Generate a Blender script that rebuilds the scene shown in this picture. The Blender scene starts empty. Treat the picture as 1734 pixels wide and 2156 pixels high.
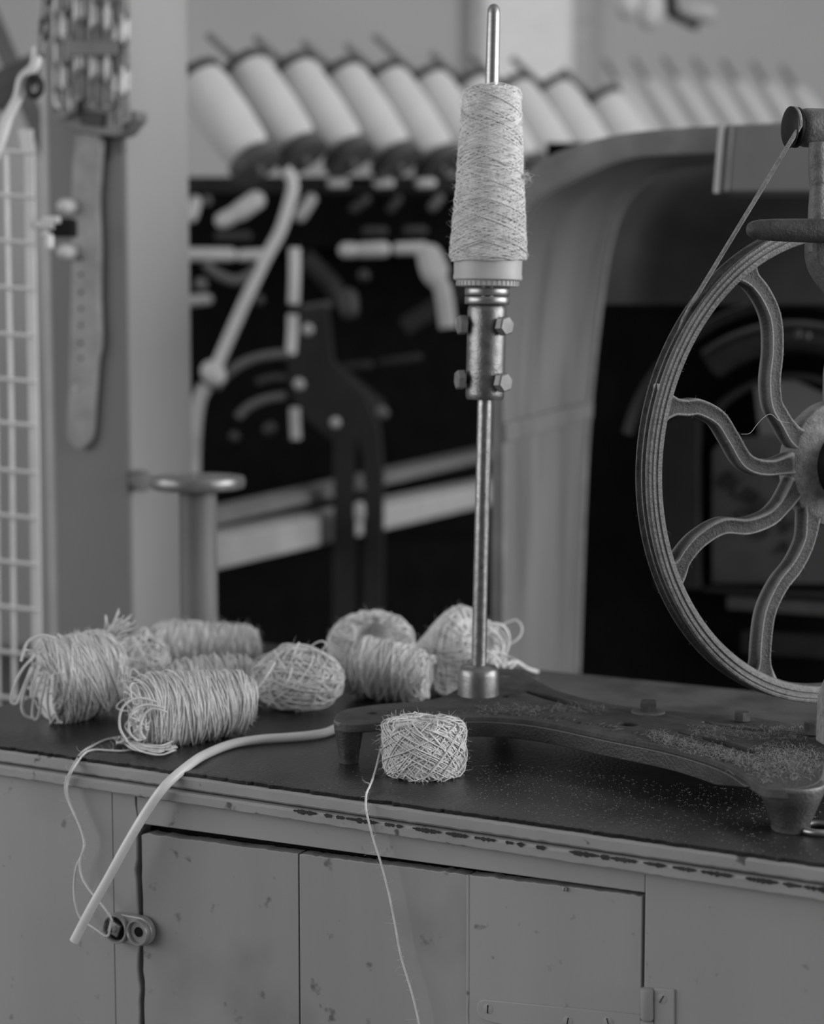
import bpy, bmesh, math, random
import numpy as np
from mathutils import Vector, Matrix

random.seed(7); rng = np.random.default_rng(7)
SC = bpy.context.scene
COL = SC.collection

# ------------------------------------------------------------------ camera
FPX = 3900.0; PITCH = math.atan(395 / 3900.0); ZC = 1.26
cam_d = bpy.data.cameras.new('camera'); cam = bpy.data.objects.new('camera', cam_d); COL.objects.link(cam)
cam.location = (0, 0, ZC); cam.rotation_euler = (math.pi / 2 - PITCH, 0, 0)
cam_d.sensor_fit = 'HORIZONTAL'; cam_d.sensor_width = 36.0; cam_d.lens = 36.0 * FPX / 1734
cam_d.dof.use_dof = True; cam_d.dof.focus_distance = 1.43; cam_d.dof.aperture_fstop = 5.0
cam_d.dof.aperture_blades = 8
cam_d.clip_start = 0.02
SC.camera = cam

# ------------------------------------------------------------------ world, lights, exposure
world = bpy.data.worlds.new('world'); SC.world = world; world.use_nodes = True
bg = world.node_tree.nodes['Background']; bg.inputs[0].default_value = (.6, .6, .6, 1); bg.inputs[1].default_value = 0.5
def area(name, loc, target, sx, sy, power):
    l = bpy.data.lights.new(name, 'AREA'); l.shape = 'RECTANGLE'; l.size = sx; l.size_y = sy; l.energy = power
    o = bpy.data.objects.new(name, l); COL.objects.link(o); o.location = loc
    d = Vector(target) - Vector(loc); o.rotation_euler = d.to_track_quat('-Z', 'Y').to_euler(); return o
area('daylight_left_window', (-3.9, .3, 1.9), (0, .3, 1.9), 4.4, 1.9, 125)
area('daylight_right_window', (3.9, .3, 1.9), (0, .3, 1.9), 4.4, 1.9, 330)
area('roof_light', (0.2, 4.6, 3.55), (0.2, 4.6, 0), 5.0, 2.0, 30)
SC.view_settings.view_transform = 'Standard'; SC.view_settings.look = 'None'
SC.view_settings.gamma = 1; SC.view_settings.use_curve_mapping = False
SC.view_settings.exposure = -0.45
try:
    SC.cycles.use_denoising = True
except Exception:
    pass

# ------------------------------------------------------------------ geometry of the view: pixel -> place
AX = np.array([1.0, 0, 0]); FW = np.array([0, math.cos(PITCH), -math.sin(PITCH)]); UP = np.array([0, math.sin(PITCH), math.cos(PITCH)])
CP = np.array([0, 0, ZC]); Z3 = np.array([0, 0, 1.0])
def ray(x, y): return AX * ((x - 867) / FPX) - UP * ((y - 1078) / FPX) + FW
def G(x, y, z):
    d = ray(x, y); return CP + d * ((z - ZC) / d[2])
def W(x, y, Y):
    d = ray(x, y); return CP + d * (Y / d[1])
def PL(x, y, p0, n):
    d = ray(x, y); return CP + d * (((p0 - CP) @ n) / (d @ n))
def pxm(Y): return Y / FPX           # metres per photograph pixel at depth Y
ZB = 0.90
A0 = G(0, 1572, ZB); B0 = G(1734, 1820, ZB)
D1 = (B0 - A0) / np.linalg.norm(B0 - A0); N1 = np.array([-D1[1], D1[0], 0])
def bench(u, w, z): return A0 * np.array([1, 1, 0]) + D1 * u + N1 * w + Z3 * z
def FP(x, y, w=0.0):                 # point of a pixel on the bench front plane
    return PL(x, y, A0 + N1 * w, N1)
def uz(x, y, w=0.0):
    p = FP(x, y, w); return float((p - A0) @ D1), float(p[2])

# ------------------------------------------------------------------ materials
MATS = {}
def mat(name, base, rough=.6, metal=0.0, var=.12, vscale=20.0, bump=.0, bscale=200.0, spec=.4, stretch=(1, 1, 1),
        specks=None, edge=None, emit=None, coat=0.0, fleck=None, transm=0.0):
    if name in MATS: return MATS[name]
    m = bpy.data.materials.new(name); m.use_nodes = True; nt = m.node_tree; N = nt.nodes; L = nt.links
    b = N['Principled BSDF']
    b.inputs['Roughness'].default_value = rough; b.inputs['Metallic'].default_value = metal
    b.inputs['Specular IOR Level'].default_value = spec; b.inputs['Coat Weight'].default_value = coat
    b.inputs['Transmission Weight'].default_value = transm
    tc = N.new('ShaderNodeTexCoord'); mp = N.new('ShaderNodeMapping'); mp.inputs['Scale'].default_value = stretch
    L.new(tc.outputs['Object'], mp.inputs['Vector'])
    no = N.new('ShaderNodeTexNoise'); no.inputs['Scale'].default_value = vscale; no.inputs['Detail'].default_value = 5
    L.new(mp.outputs[0], no.inputs['Vector'])
    cr = N.new('ShaderNodeValToRGB'); L.new(no.outputs['Fac'], cr.inputs[0])
    lo, hi = base * (1 - var), base * (1 + var)
    cr.color_ramp.elements[0].position = .3; cr.color_ramp.elements[1].position = .7
    cr.color_ramp.elements[0].color = (lo, lo, lo, 1); cr.color_ramp.elements[1].color = (hi, hi, hi, 1)
    out = cr.outputs[0]
    def mixin(fac, col, prev):
        mx = N.new('ShaderNodeMix'); mx.data_type = 'RGBA'
        L.new(fac, mx.inputs['Factor']); L.new(prev, mx.inputs[6]); mx.inputs[7].default_value = (col, col, col, 1); return mx.outputs[2]
    for sp in ([specks] if specks else []) + ([fleck] if fleck else []):
        sc, lo_, hi_, colr = sp[:4]
        n2 = N.new('ShaderNodeTexNoise'); n2.inputs['Scale'].default_value = sc; n2.inputs['Detail'].default_value = 3
        if len(sp) > 4:
            mp2 = N.new('ShaderNodeMapping'); mp2.inputs['Scale'].default_value = sp[4]
            L.new(tc.outputs['Object'], mp2.inputs['Vector']); L.new(mp2.outputs[0], n2.inputs['Vector'])
        else: L.new(tc.outputs['Object'], n2.inputs['Vector'])
        r2 = N.new('ShaderNodeValToRGB'); r2.color_ramp.elements[0].position = lo_; r2.color_ramp.elements[1].position = hi_
        L.new(n2.outputs['Fac'], r2.inputs[0]); out = mixin(r2.outputs[0], colr, out)
    if edge is not None:             # paler edges: rub, dust, and on the wheel painted rim light
        ge = N.new('ShaderNodeNewGeometry'); r3 = N.new('ShaderNodeValToRGB')
        r3.color_ramp.elements[0].position = edge[0]; r3.color_ramp.elements[1].position = edge[1]
        L.new(ge.outputs['Pointiness'], r3.inputs[0]); out = mixin(r3.outputs[0], edge[2], out)
    L.new(out, b.inputs['Base Color'])
    if bump > 0:
        nb = N.new('ShaderNodeTexNoise'); nb.inputs['Scale'].default_value = bscale; nb.inputs['Detail'].default_value = 4
        L.new(mp.outputs[0], nb.inputs['Vector'])
        bm_ = N.new('ShaderNodeBump'); bm_.inputs['Strength'].default_value = bump; bm_.inputs['Distance'].default_value = .002
        L.new(nb.outputs['Fac'], bm_.inputs['Height']); L.new(bm_.outputs[0], b.inputs['Normal'])
    if emit: 
        b.inputs['Emission Color'].default_value = (1, 1, 1, 1); b.inputs['Emission Strength'].default_value = emit
    MATS[name] = m; return m

M_WALL = mat('grey_plaster', .58, .9, var=.05, vscale=1.5)
M_CEIL = mat('ceiling_paint', .45, .9, var=.05, vscale=1.5)
M_FLOOR = mat('worn_floorboards', .13, .7, var=.3, vscale=6, stretch=(1, .1, 1))
M_PAINT = mat('bench_paint', .33, .52, var=.07, vscale=9, bump=.22, bscale=46, stretch=(1, 1, .16), specks=(60, .675, .75, .17), fleck=(7, .60, .85, .26))
M_PAINT2 = mat('bench_paint_door', .30, .50, var=.10, vscale=8, bump=.25, bscale=60, stretch=(1, 1, .14), specks=(55, .655, .73, .13), fleck=(9, .52, .78, .20))
M_MOULD = mat('moulding_paint', .31, .45, var=.10, vscale=14, bump=.22, bscale=80, specks=(45, .66, .70, .08))
M_CHIP = mat('bare_chipped_wood', .035, .8, var=.4, vscale=60)
M_LINO = mat('worn_black_linoleum', .014, .27, var=.5, vscale=18, bump=.30, bscale=320, spec=.29, fleck=(4, .46, .72, .055), specks=(160, .64, .74, .06))
M_BLACK = mat('shade_black', .012, .9, var=.2, spec=.1)  # flat black painted in for the shade of gaps, slots and holes
M_IRON = mat('painted_cast_iron', .045, .42, var=.25, vscale=60, bump=.35, bscale=420, spec=.5, edge=(.52, .60, .22))
M_IRONTOP = mat('dusty_cast_iron', .045, .75, var=.35, vscale=70, bump=.5, bscale=300, spec=.25, edge=(.52, .62, .2))
M_WHEEL = mat('dusty_wheel_iron', .030, .6, var=.4, vscale=120, bump=.45, bscale=500, spec=.35, edge=(.51, .575, .33))  # pale edge tone mixes lint dust with painted rim light
M_DUST = mat('lint_dusted_iron', .22, .8, var=.3, vscale=150, bump=.6, bscale=500)
M_BLACKIRON = mat('flat_black_iron', .010, .6, var=.3, spec=.25)  # very dark iron for the hub boss and bolt shanks
M_STEEL = mat('worn_steel', .30, .32, metal=.85, var=.25, vscale=160, bump=.12, bscale=500, specks=(110, .68, .74, .03))
M_STEEL2 = mat('dull_steel', .26, .38, metal=.8, var=.2, vscale=90, bump=.10, bscale=400)
M_BRIGHT = mat('bright_turned_steel', .34, .36, metal=.85, var=.1, vscale=80, stretch=(1, 1, 8))
M_YARN = mat('jute_yarn', .68, .95, var=.14, vscale=90, spec=.1, bump=.4, bscale=900)
M_YARN2 = mat('jute_yarn_shaded', .50, .95, var=.18, vscale=60, spec=.1, bump=.4, bscale=900)
M_FUZZ = mat('jute_fibre', .68, .95, var=.1, vscale=50, spec=.1)
M_CONE = mat('cone_plastic', .45, .45, var=.08, vscale=30)
M_TUBE = mat('clear_grey_tube', .68, .32, var=.06, vscale=40, spec=.5)
M_CORD = mat('grey_drive_cord', .26, .9, var=.25, vscale=300, bump=.6, bscale=900)
M_WOOD = mat('worn_bobbin_wood', .13, .5, var=.3, vscale=30, stretch=(1, 1, .15), specks=(25, .6, .7, .07))
M_BRASS = mat('bobbin_metal_flange', .20, .35, metal=.5, var=.25, vscale=40)
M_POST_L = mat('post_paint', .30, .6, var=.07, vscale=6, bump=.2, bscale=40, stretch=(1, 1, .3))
M_STRAP = mat('weathered_strap', .30, .8, var=.2, vscale=30, bump=.5, bscale=90)
M_GALV = mat('galvanised_wire', .62, .5, metal=.2, var=.08)
M_PIPE = mat('grey_pipe', .42, .5, var=.08)
M_CHAIN = mat('grey_chain_steel', .34, .45, metal=.4, var=.25, vscale=60)
M_DARKMETAL = mat('dark_bracket_metal', .13, .5, var=.2)
M_HOOD = mat('galvanised_sheet', .145, .5, var=.16, vscale=9, stretch=(1, 1, .18), specks=(14, .56, .72, .10, (1, 1, .12)), spec=.4)
M_HOODLIP = mat('hood_lip_sheet', .17, .5, var=.3, vscale=16, spec=.4)
M_FRAME = mat('machine_black_paint', .020, .5, var=.3, spec=.25)
M_VOID = mat('machine_interior_black', .006, .95, var=.2, spec=.05)
M_MGREY = mat('machine_dim_grey', .07, .5, var=.2)
M_DIM = mat('machine_dark_grey', .022, .5, var=.3, vscale=12)
M_PALE = mat('pale_worn_metal', .50, .45, var=.08)
M_WOOL = mat('pale_bobbin_yarn', .56, .95, var=.03, vscale=20)
M_FLANGE = mat('dark_bobbin_flange', .06, .5, var=.2)
M_ROD = mat('bobbin_spindle_rod', .17, .5, var=.1)
M_PLATE = mat('name_plate_grey', .070, .6, var=.25, vscale=14)
M_LETTER = mat('name_plate_letter', .012, .7, var=.1)
M_LINT = mat('loose_lint', .26, .95, var=.2, vscale=80, spec=.1)

def dust(m, col, w0, w1, u0, u1):
    nt = m.node_tree; N = nt.nodes; L = nt.links; b = N['Principled BSDF']; src = b.inputs['Base Color'].links[0].from_socket
    tc = N.new('ShaderNodeTexCoord'); masks = []
    for vec, a_, c_ in ((N1, w0, w1), (D1, u0, u1)):
        d = N.new('ShaderNodeVectorMath'); d.operation = 'DOT_PRODUCT'; d.inputs[1].default_value = tuple(vec); L.new(tc.outputs['Object'], d.inputs[0])
        mr = N.new('ShaderNodeMapRange'); mr.interpolation_type = 'SMOOTHSTEP'; mr.inputs[1].default_value = a_; mr.inputs[2].default_value = c_; L.new(d.outputs['Value'], mr.inputs[0]); masks.append(mr.outputs[0])
    no = N.new('ShaderNodeTexNoise'); no.inputs['Scale'].default_value = 26; no.inputs['Detail'].default_value = 6; L.new(tc.outputs['Object'], no.inputs['Vector'])
    mr = N.new('ShaderNodeMapRange'); mr.inputs[1].default_value = .25; mr.inputs[2].default_value = .65; mr.inputs[3].default_value = .45; L.new(no.outputs['Fac'], mr.inputs[0]); masks.append(mr.outputs[0])
    out = masks[0]
    for k in masks[1:]:
        x = N.new('ShaderNodeMath'); x.operation = 'MULTIPLY'; L.new(out, x.inputs[0]); L.new(k, x.inputs[1]); out = x.outputs[0]
    mx = N.new('ShaderNodeMix'); mx.data_type = 'RGBA'; L.new(out, mx.inputs['Factor']); L.new(src, mx.inputs[6]); mx.inputs[7].default_value = (col, col, col, 1); L.new(mx.outputs[2], b.inputs['Base Color'])
dust(M_LINO, .15, -.07, .10, -.27, -.12)      # pale dust settled along the rear of the linoleum
# ------------------------------------------------------------------ mesh helpers (numpy, world coordinates)
class MB:
    def __init__(s): s.v = []; s.f = []; s.n = 0
    def add(s, V, F):
        V = np.asarray(V, float); s.v.append(V)
        for f in F: s.f.append([i + s.n for i in f])
        s.n += len(V); return s
    def arr(s): return np.concatenate(s.v) if s.v else np.zeros((0, 3))

ROOTLOC = {}
def build(name, mb, material, parent=None, smooth=True, bevel=0.0, kind=None, subsurf=0, angle=40):
    me = bpy.data.meshes.new(name); V = mb.arr()
    base = ROOTLOC.get(parent.name, np.zeros(3)) if parent else np.zeros(3)
    loc = np.zeros(3)
    if parent is None:
        loc = np.array([(V[:, 0].min() + V[:, 0].max()) / 2, (V[:, 1].min() + V[:, 1].max()) / 2, V[:, 2].min()])
        V = V - loc
    else: V = V - base
    me.from_pydata(V.tolist(), [], mb.f); me.validate(); me.update()
    me.materials.append(material)
    o = bpy.data.objects.new(name, me); COL.objects.link(o); o.location = loc
    if parent is None: ROOTLOC[o.name] = loc
    else: o.parent = parent; ROOTLOC[o.name] = base
    if smooth:
        me.polygons.foreach_set('use_smooth', [True] * len(me.polygons))
        if angle:
            try: me.set_sharp_from_angle(angle=math.radians(angle))
            except Exception: pass
    if bevel > 0:
        b = o.modifiers.new('bevel', 'BEVEL'); b.width = bevel; b.segments = 3; b.limit_method = 'ANGLE'; b.angle_limit = math.radians(35)
    if subsurf:
        s_ = o.modifiers.new('sub', 'SUBSURF'); s_.levels = subsurf; s_.render_levels = subsurf
    if kind: o['kind'] = kind
    return o
def tag(o, label, cat, group=None):
    o['label'] = label; o['category'] = cat
    if group: o['group'] = group
    return o
def thing(name, label, cat, loc, group=None):
    o = bpy.data.objects.new(name, None); COL.objects.link(o); o.location = tuple(loc); o.empty_display_size = .05
    ROOTLOC[o.name] = np.array(loc, float); return tag(o, label, cat, group)
def struct(o): o['kind'] = 'structure'; return o

def quad_box(P):   # P: 8 points, bottom 4 then top 4
    return P, [(3, 2, 1, 0), (4, 5, 6, 7), (0, 1, 5, 4), (1, 2, 6, 5), (2, 3, 7, 6), (3, 0, 4, 7)]
def bbox(u0, u1, w0, w1, z0, z1):
    return quad_box([bench(u0, w0, z0), bench(u1, w0, z0), bench(u1, w1, z0), bench(u0, w1, z0),
                     bench(u0, w0, z1), bench(u1, w0, z1), bench(u1, w1, z1), bench(u0, w1, z1)])
def wbox(x0, x1, y0, y1, z0, z1):
    return quad_box([(x0, y0, z0), (x1, y0, z0), (x1, y1, z0), (x0, y1, z0), (x0, y0, z1), (x1, y0, z1), (x1, y1, z1), (x0, y1, z1)])
def obox(c, ex, ey, ez, sx, sy, sz):   # oriented box about a centre
    c = np.asarray(c, float); P = []
    for k in (-1, 1):
        for i, j in ((-1, -1), (1, -1), (1, 1), (-1, 1)):
            P.append(c + ex * i * sx / 2 + ey * j * sy / 2 + ez * k * sz / 2)
    return quad_box(P)
def unit(v): v = np.asarray(v, float); return v / (np.linalg.norm(v) + 1e-12)
def frames(P):
    P = np.asarray(P, float); T = np.gradient(P, axis=0); T /= np.linalg.norm(T, axis=1)[:, None] + 1e-12
    n = np.cross(T[0], [0, 0, 1.0])
    if np.linalg.norm(n) < .1: n = np.cross(T[0], [0, 1.0, 0])
    n = unit(n); out = []
    for t in T:
        n = n - t * (n @ t); n = n / (np.linalg.norm(n) + 1e-12); out.append(n)
    out = np.array(out); return T, out, np.cross(T, out)
def sweep(P, prof, scale=None, cap=True, fr=None, closed=False):
    """prof: (k,2) outline swept along P; scale: per-point (N,) or (N,2)"""
    P = np.asarray(P, float); T, A, B = fr if fr is not None else frames(P)
    prof = np.asarray(prof, float); k = len(prof); n = len(P)
    s = np.ones((n, 2)) if scale is None else np.asarray(scale, float)
    if s.ndim == 1: s = np.stack([s, s], 1)
    V = (P[:, None, :] + A[:, None, :] * (prof[None, :, 0] * s[:, 0:1])[..., None] + B[:, None, :] * (prof[None, :, 1] * s[:, 1:2])[..., None]).reshape(-1, 3)
    F = []
    for i in range(n - 1 + (1 if closed else 0)):
        a = i * k; b = ((i + 1) % n) * k
        for j in range(k):
            j2 = (j + 1) % k; F.append((a + j, a + j2, b + j2, b + j))
    if cap and not closed:
        F.append(tuple(range(k - 1, -1, -1))); F.append(tuple((n - 1) * k + j for j in range(k)))
    return V, F
def circ(r, k=8, ph=0.0):
    a = np.arange(k) * 2 * np.pi / k + ph; return np.stack([np.cos(a) * r, np.sin(a) * r], 1)
def tube(P, r, k=8, scale=None, closed=False): return sweep(P, circ(r, k), scale, True, None, closed)
def spline(P, n=8):
    P = np.asarray(P, float); Q = np.vstack([2 * P[0] - P[1], P, 2 * P[-1] - P[-2]]); out = []
    for i in range(1, len(Q) - 2):
        for t in np.linspace(0, 1, n, endpoint=False):
            a, b, c, d = Q[i - 1], Q[i], Q[i + 1], Q[i + 2]
            out.append(.5 * ((2 * b) + (c - a) * t + (2 * a - 5 * b + 4 * c - d) * t * t + (3 * b - a - 3 * c + d) * t ** 3))
    out.append(P[-1]); return np.array(out)
def lathe(c, ax, prof, k=32, caps=False):
    """prof: [(r, h)] along the axis ax from c"""
    c = np.asarray(c, float); ax = unit(ax); a = np.cross(ax, [0, 0, 1.0])
    if np.linalg.norm(a) < .1: a = np.cross(ax, [0, 1.0, 0])
    a = unit(a); b = np.cross(ax, a); V = []; F = []
    th = np.arange(k) * 2 * np.pi / k
    for r, h in prof:
        V.append(c + ax * h + r * (np.cos(th)[:, None] * a + np.sin(th)[:, None] * b))
    V = np.concatenate(V); n = len(prof)
    for i in range(n - 1):
        for j in range(k):
            j2 = (j + 1) % k; F.append((i * k + j, i * k + j2, (i + 1) * k + j2, (i + 1) * k + j))
    if caps: F.append(tuple(range(k - 1, -1, -1))); F.append(tuple((n - 1) * k + j for j in range(k)))
    return V, F
def capsule(p, q, r, k=10):
    p = np.asarray(p, float); q = np.asarray(q, float); ax = q - p; L_ = np.linalg.norm(ax)
    if L_ < 1e-6: ax = np.array([0, 0, 1.0]); L_ = 0
    pr = [(max(r * math.sin(t), r * .02), -r * math.cos(t)) for t in np.linspace(0.02, math.pi / 2, 5)]
    pr += [(max(r * math.cos(t), r * .02), L_ + r * math.sin(t)) for t in np.linspace(0, math.pi / 2 - .02, 5)]
    return lathe(p, ax, pr, k, True)
def prism(pts, n, h):
    """planar outline pts extruded by h along n"""
    P = np.asarray(pts, float); k = len(P); V = np.concatenate([P, P + np.asarray(n) * h])
    F = [tuple(range(k - 1, -1, -1)), tuple(range(k, 2 * k))] + [(i, (i + 1) % k, k + (i + 1) % k, k + i) for i in range(k)]
    return V, F
def hexa(c, ax, r, h, k=6, ph=0.0):
    c = np.asarray(c, float); ax = unit(ax); a = np.cross(ax, [0, 0, 1.0])
    if np.linalg.norm(a) < .1: a = np.array([1.0, 0, 0])
    a = unit(a); b = np.cross(ax, a); th = np.arange(k) * 2 * np.pi / k + ph
    ring = np.cos(th)[:, None] * a + np.sin(th)[:, None] * b
    V = np.concatenate([c + ring * r, c + ring * r + ax * h * .85, c + ring * r * .86 + ax * h]); F = [tuple(range(k - 1, -1, -1))]
    for l in range(2):
        for j in range(k): F.append((l * k + j, l * k + (j + 1) % k, (l + 1) * k + (j + 1) % k, (l + 1) * k + j))
    F.append(tuple(2 * k + j for j in range(k))); return V, F

# fast many-strand tube mesh: paths (list of (n,3)), triangular or square section
def strands(paths, r, k=4, taper=False):
    mb = MB(); Vs = []; Fs = []; off = 0; ang = np.arange(k) * 2 * np.pi / k
    for P in paths:
        P = np.asarray(P, float); n = len(P); T = np.gradient(P, axis=0); T /= np.linalg.norm(T, axis=1)[:, None] + 1e-12
        ref = np.array([.31, .47, .83]); A = np.cross(T, ref); ln = np.linalg.norm(A, axis=1)
        if ln.min() < .15:
            ref = np.array([.83, -.31, .1]); A2 = np.cross(T, ref)
            if np.linalg.norm(A2, axis=1).min() > ln.min(): A = A2; ln = np.linalg.norm(A2, axis=1)
        A /= ln[:, None] + 1e-9; B = np.cross(T, A)
        rr = np.full(n, r) if not taper else r * np.linspace(1, .25, n)
        V = (P[:, None] + (A[:, None] * np.cos(ang)[None, :, None] + B[:, None] * np.sin(ang)[None, :, None]) * rr[:, None, None]).reshape(-1, 3)
        i = np.arange(n - 1)[:, None] * k; j = np.arange(k)[None, :]; j2 = (j + 1) % k
        F = np.stack([i + j, i + j2, i + k + j2, i + k + j], -1).reshape(-1, 4) + off
        Vs.append(V); Fs.append(F); off += len(V)
    mb.v = [np.concatenate(Vs)]; mb.f = np.concatenate(Fs).tolist(); mb.n = off; return mb
def fuzz(points, normals, lmin, lmax, r=.00013, seg=4, curl=.8):
    out = []
    for p, n in zip(points, normals):
        L_ = random.uniform(lmin, lmax); d = unit(n + rng.normal(size=3) * .6); P = [np.array(p)]
        for s in range(seg):
            d = unit(d + rng.normal(size=3) * curl * .5); P.append(P[-1] + d * L_ / seg)
        out.append(np.array(P))
    return out

# ================================================================== THE ROOM
def slab(name, x0, x1, y0, y1, z0, z1, m):
    mb = MB(); mb.add(*wbox(x0, x1, y0, y1, z0, z1)); return struct(build(name, mb, m, smooth=False))
slab('floor', -4.2, 4.2, -2.7, 7.4, -.1, 0, M_FLOOR)
slab('ceiling', -4.2, 4.2, -2.7, 7.4, 3.6, 3.7, M_CEIL)
slab('wall_back', -4.2, 4.2, 7.2, 7.4, 0, 3.6, M_WALL)
slab('wall_front', -4.2, 4.2, -2.7, -2.5, 0, 3.6, mat('dark_far_wall', .10, .9, var=.1))
def side_wall(name, x0, x1, yc):
    mb = MB(); ya, yb = yc - 2.2, yc + 2.2
    mb.add(*wbox(x0, x1, -2.5, ya, 0, 3.6)); mb.add(*wbox(x0, x1, yb, 7.2, 0, 3.6))
    mb.add(*wbox(x0, x1, ya, yb, 0, .95)); mb.add(*wbox(x0, x1, ya, yb, 2.85, 3.6))
    return struct(build(name, mb, M_WALL, smooth=False))
side_wall('wall_left', -4.2, -4.0, .3); side_wall('wall_right', 4.0, 4.2, .3)

# bright frosted window far behind the cone, on the back wall
pw0 = W(1020, -40, 7.18); pw1 = W(1205, 178, 7.18)
mb = MB(); mb.add(*wbox(pw0[0], pw1[0], 7.15, 7.19, pw1[2], pw0[2]))
win = struct(build('window_1', mb, mat('lit_window_pane', .5, .5, emit=.36), smooth=False))
mb = MB(); fw = .05
mb.add(*wbox(pw0[0] - fw, pw0[0], 7.12, 7.2, pw1[2] - fw, pw0[2] + fw)); mb.add(*wbox(pw1[0], pw1[0] + fw * 1.2, 7.12, 7.2, pw1[2] - fw, pw0[2] + fw))
mb.add(*wbox(pw0[0], pw1[0], 7.12, 7.2, pw1[2] - fw, pw1[2])); mb.add(*wbox(pw0[0], pw1[0], 7.12, 7.2, pw0[2], pw0[2] + fw))
build('window_frame', mb, mat('window_frame_paint', .55, .6), win, smooth=False)

# ================================================================== THE BENCH
UL, UR, DEPTH = -.114, 1.35, .545
bt = thing('workbench', 'grey painted wooden workbench with black linoleum top and cupboard door', 'workbench', bench(.5, .27, 0))
# worktop sheet with a ragged front edge
mb = MB(); n = 420; us = np.linspace(UL, UR, n)
rag = np.array([.0015 * math.sin(i * .9) * random.random() + random.gauss(0, .0007) for i in range(n)])
V = []; F = []
for i, u in enumerate(us):
    w0 = .0035 + rag[i]
    V += [bench(u, w0 + .001, ZB - .0035), bench(u, w0, ZB - .0006), bench(u, w0 + .0015, ZB), bench(u, .06, ZB + .0001), bench(u, DEPTH * .5, ZB), bench(u, DEPTH, ZB), bench(u, DEPTH, ZB - .0035)]
for i in range(n - 1):
    for j in range(6): F.append((i * 7 + j, (i + 1) * 7 + j, (i + 1) * 7 + j + 1, i * 7 + j + 1))
F.append(tuple(range(7))); F.append(tuple((n - 1) * 7 + j for j in range(6, -1, -1)))
mb.add(V, F); build('worktop_sheet', mb, M_LINO, bt, angle=50)
z_m1 = uz(0, 1607)[1]; z_m2 = uz(0, 1635, -.004)[1]
def ragged_bar(u0, u1, w0, w1, z0, z1, amp=.00022, n=240, bev=.0018):
    """long moulding bar with slightly worn, rounded edges"""
    V = []; F = []; k = 8
    for u in np.linspace(u0, u1, n):
        a = random.gauss(0, amp); c = random.gauss(0, amp)
        V += [bench(u, w1, z0), bench(u, w0 + bev, z0 + a * .5), bench(u, w0 + c * .4, z0 + bev + a), bench(u, w0, (z0 + z1) / 2),
              bench(u, w0 + c * .4, z1 - bev + c), bench(u, w0 + bev, z1 + c * .4), bench(u, w0 + bev * 4, z1), bench(u, w1, z1)]
    for i in range(n - 1):
        for j in range(k): F.append((i * k + j, (i + 1) * k + j, (i + 1) * k + (j + 1) % k, i * k + (j + 1) % k))
    F.append(tuple(range(k))); F.append(tuple((n - 1) * k + j for j in range(k - 1, -1, -1))); return V, F
mb = MB(); mb.add(*ragged_bar(UL, UR, .001, DEPTH, z_m1 + .0004, ZB - .0036)); build('worktop_edge', mb, M_MOULD, bt, angle=24)
mb = MB(); mb.add(*ragged_bar(UL, UR, -.004, .05, z_m2, z_m1 - .0008)); build('edge_moulding', mb, M_MOULD, bt, angle=24)
# chipped paint along the joint of the moulding
def chips(u0, u1, dens, hmax, name):
    mb = MB(); u = u0
    while u < u1:
        L_ = random.uniform(.004, .03); k = max(4, int(L_ / .0012)); top = []; bot = []
        for i in range(k + 1):
            t = i / k; h = hmax * math.sin(math.pi * t) ** .4 * random.uniform(.35, 1)
            uu = u + L_ * t; top.append(bench(uu, -.0046, z_m1 - .0012 + h * .35)); bot.append(bench(uu, -.0046, z_m1 - .0012 - h * .65))
        P = top + bot[::-1]; mb.add(*prism(P, N1, .0008)); u += L_ + random.expovariate(dens)
    build(name, mb, M_CHIP, bt, smooth=False)
chips(.30, .74, 160, .0042, 'paint_chip'); chips(.74, 1.2, 120, .004, 'paint_chip')
WF = .006     # plane of the stiles and rail
uDL = uz(289, 1900, WF)[0]; uDR = uz(1355, 2000, WF)[0]
zRail = uz(300, 1736, WF)[1]; zRail2 = uz(1352, 1880, WF)[1]
# left stile with a fine joint, rail above the door, right stile
uJ = uz(238, 1800, WF)[0]
mb = MB(); mb.add(*bbox(UL, uJ - .0003, WF, WF + .02, .0, z_m2)); build('stile', mb, M_PAINT, bt, bevel=.0006)
mb = MB()
edge = [(uDL + .0008 * random.gauss(0, .8) - .0010 * (1 if i % 7 < 3 else 0), z) for i, z in enumerate(np.linspace(z_m2, .05, 90))]
P = [bench(uJ + .0003, WF, z_m2)] + [bench(u, WF, z) for u, z in edge] + [bench(uJ + .0003, WF, .05)]
mb.add(*prism(P[::-1], N1, .02)); build('stile', mb, M_PAINT, bt, bevel=.0004)
mb = MB(); P = [bench(uDL, WF + .001, z_m2), bench(uDR, WF + .001, z_m2), bench(uDR, WF + .001, zRail2), bench(uDL, WF + .001, zRail)]
mb.add(*prism(P, N1, .02)); build('rail', mb, M_PAINT, bt, bevel=.0008)
mb = MB(); mb.add(*bbox(uDR + .0004, UR, WF, WF + .02, 0, z_m2)); build('stile', mb, M_PAINT, bt, bevel=.001)
mb = MB(); mb.add(*bbox(UL, UR, WF + .021, DEPTH - .02, .0, z_m2 - .001)); build('carcass', mb, M_BLACK, bt, smooth=False)
mb = MB(); mb.add(*bbox(UL, UL + .02, WF, DEPTH - .01, 0, z_m2)); build('side_panel', mb, M_PAINT, bt, smooth=False)
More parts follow.
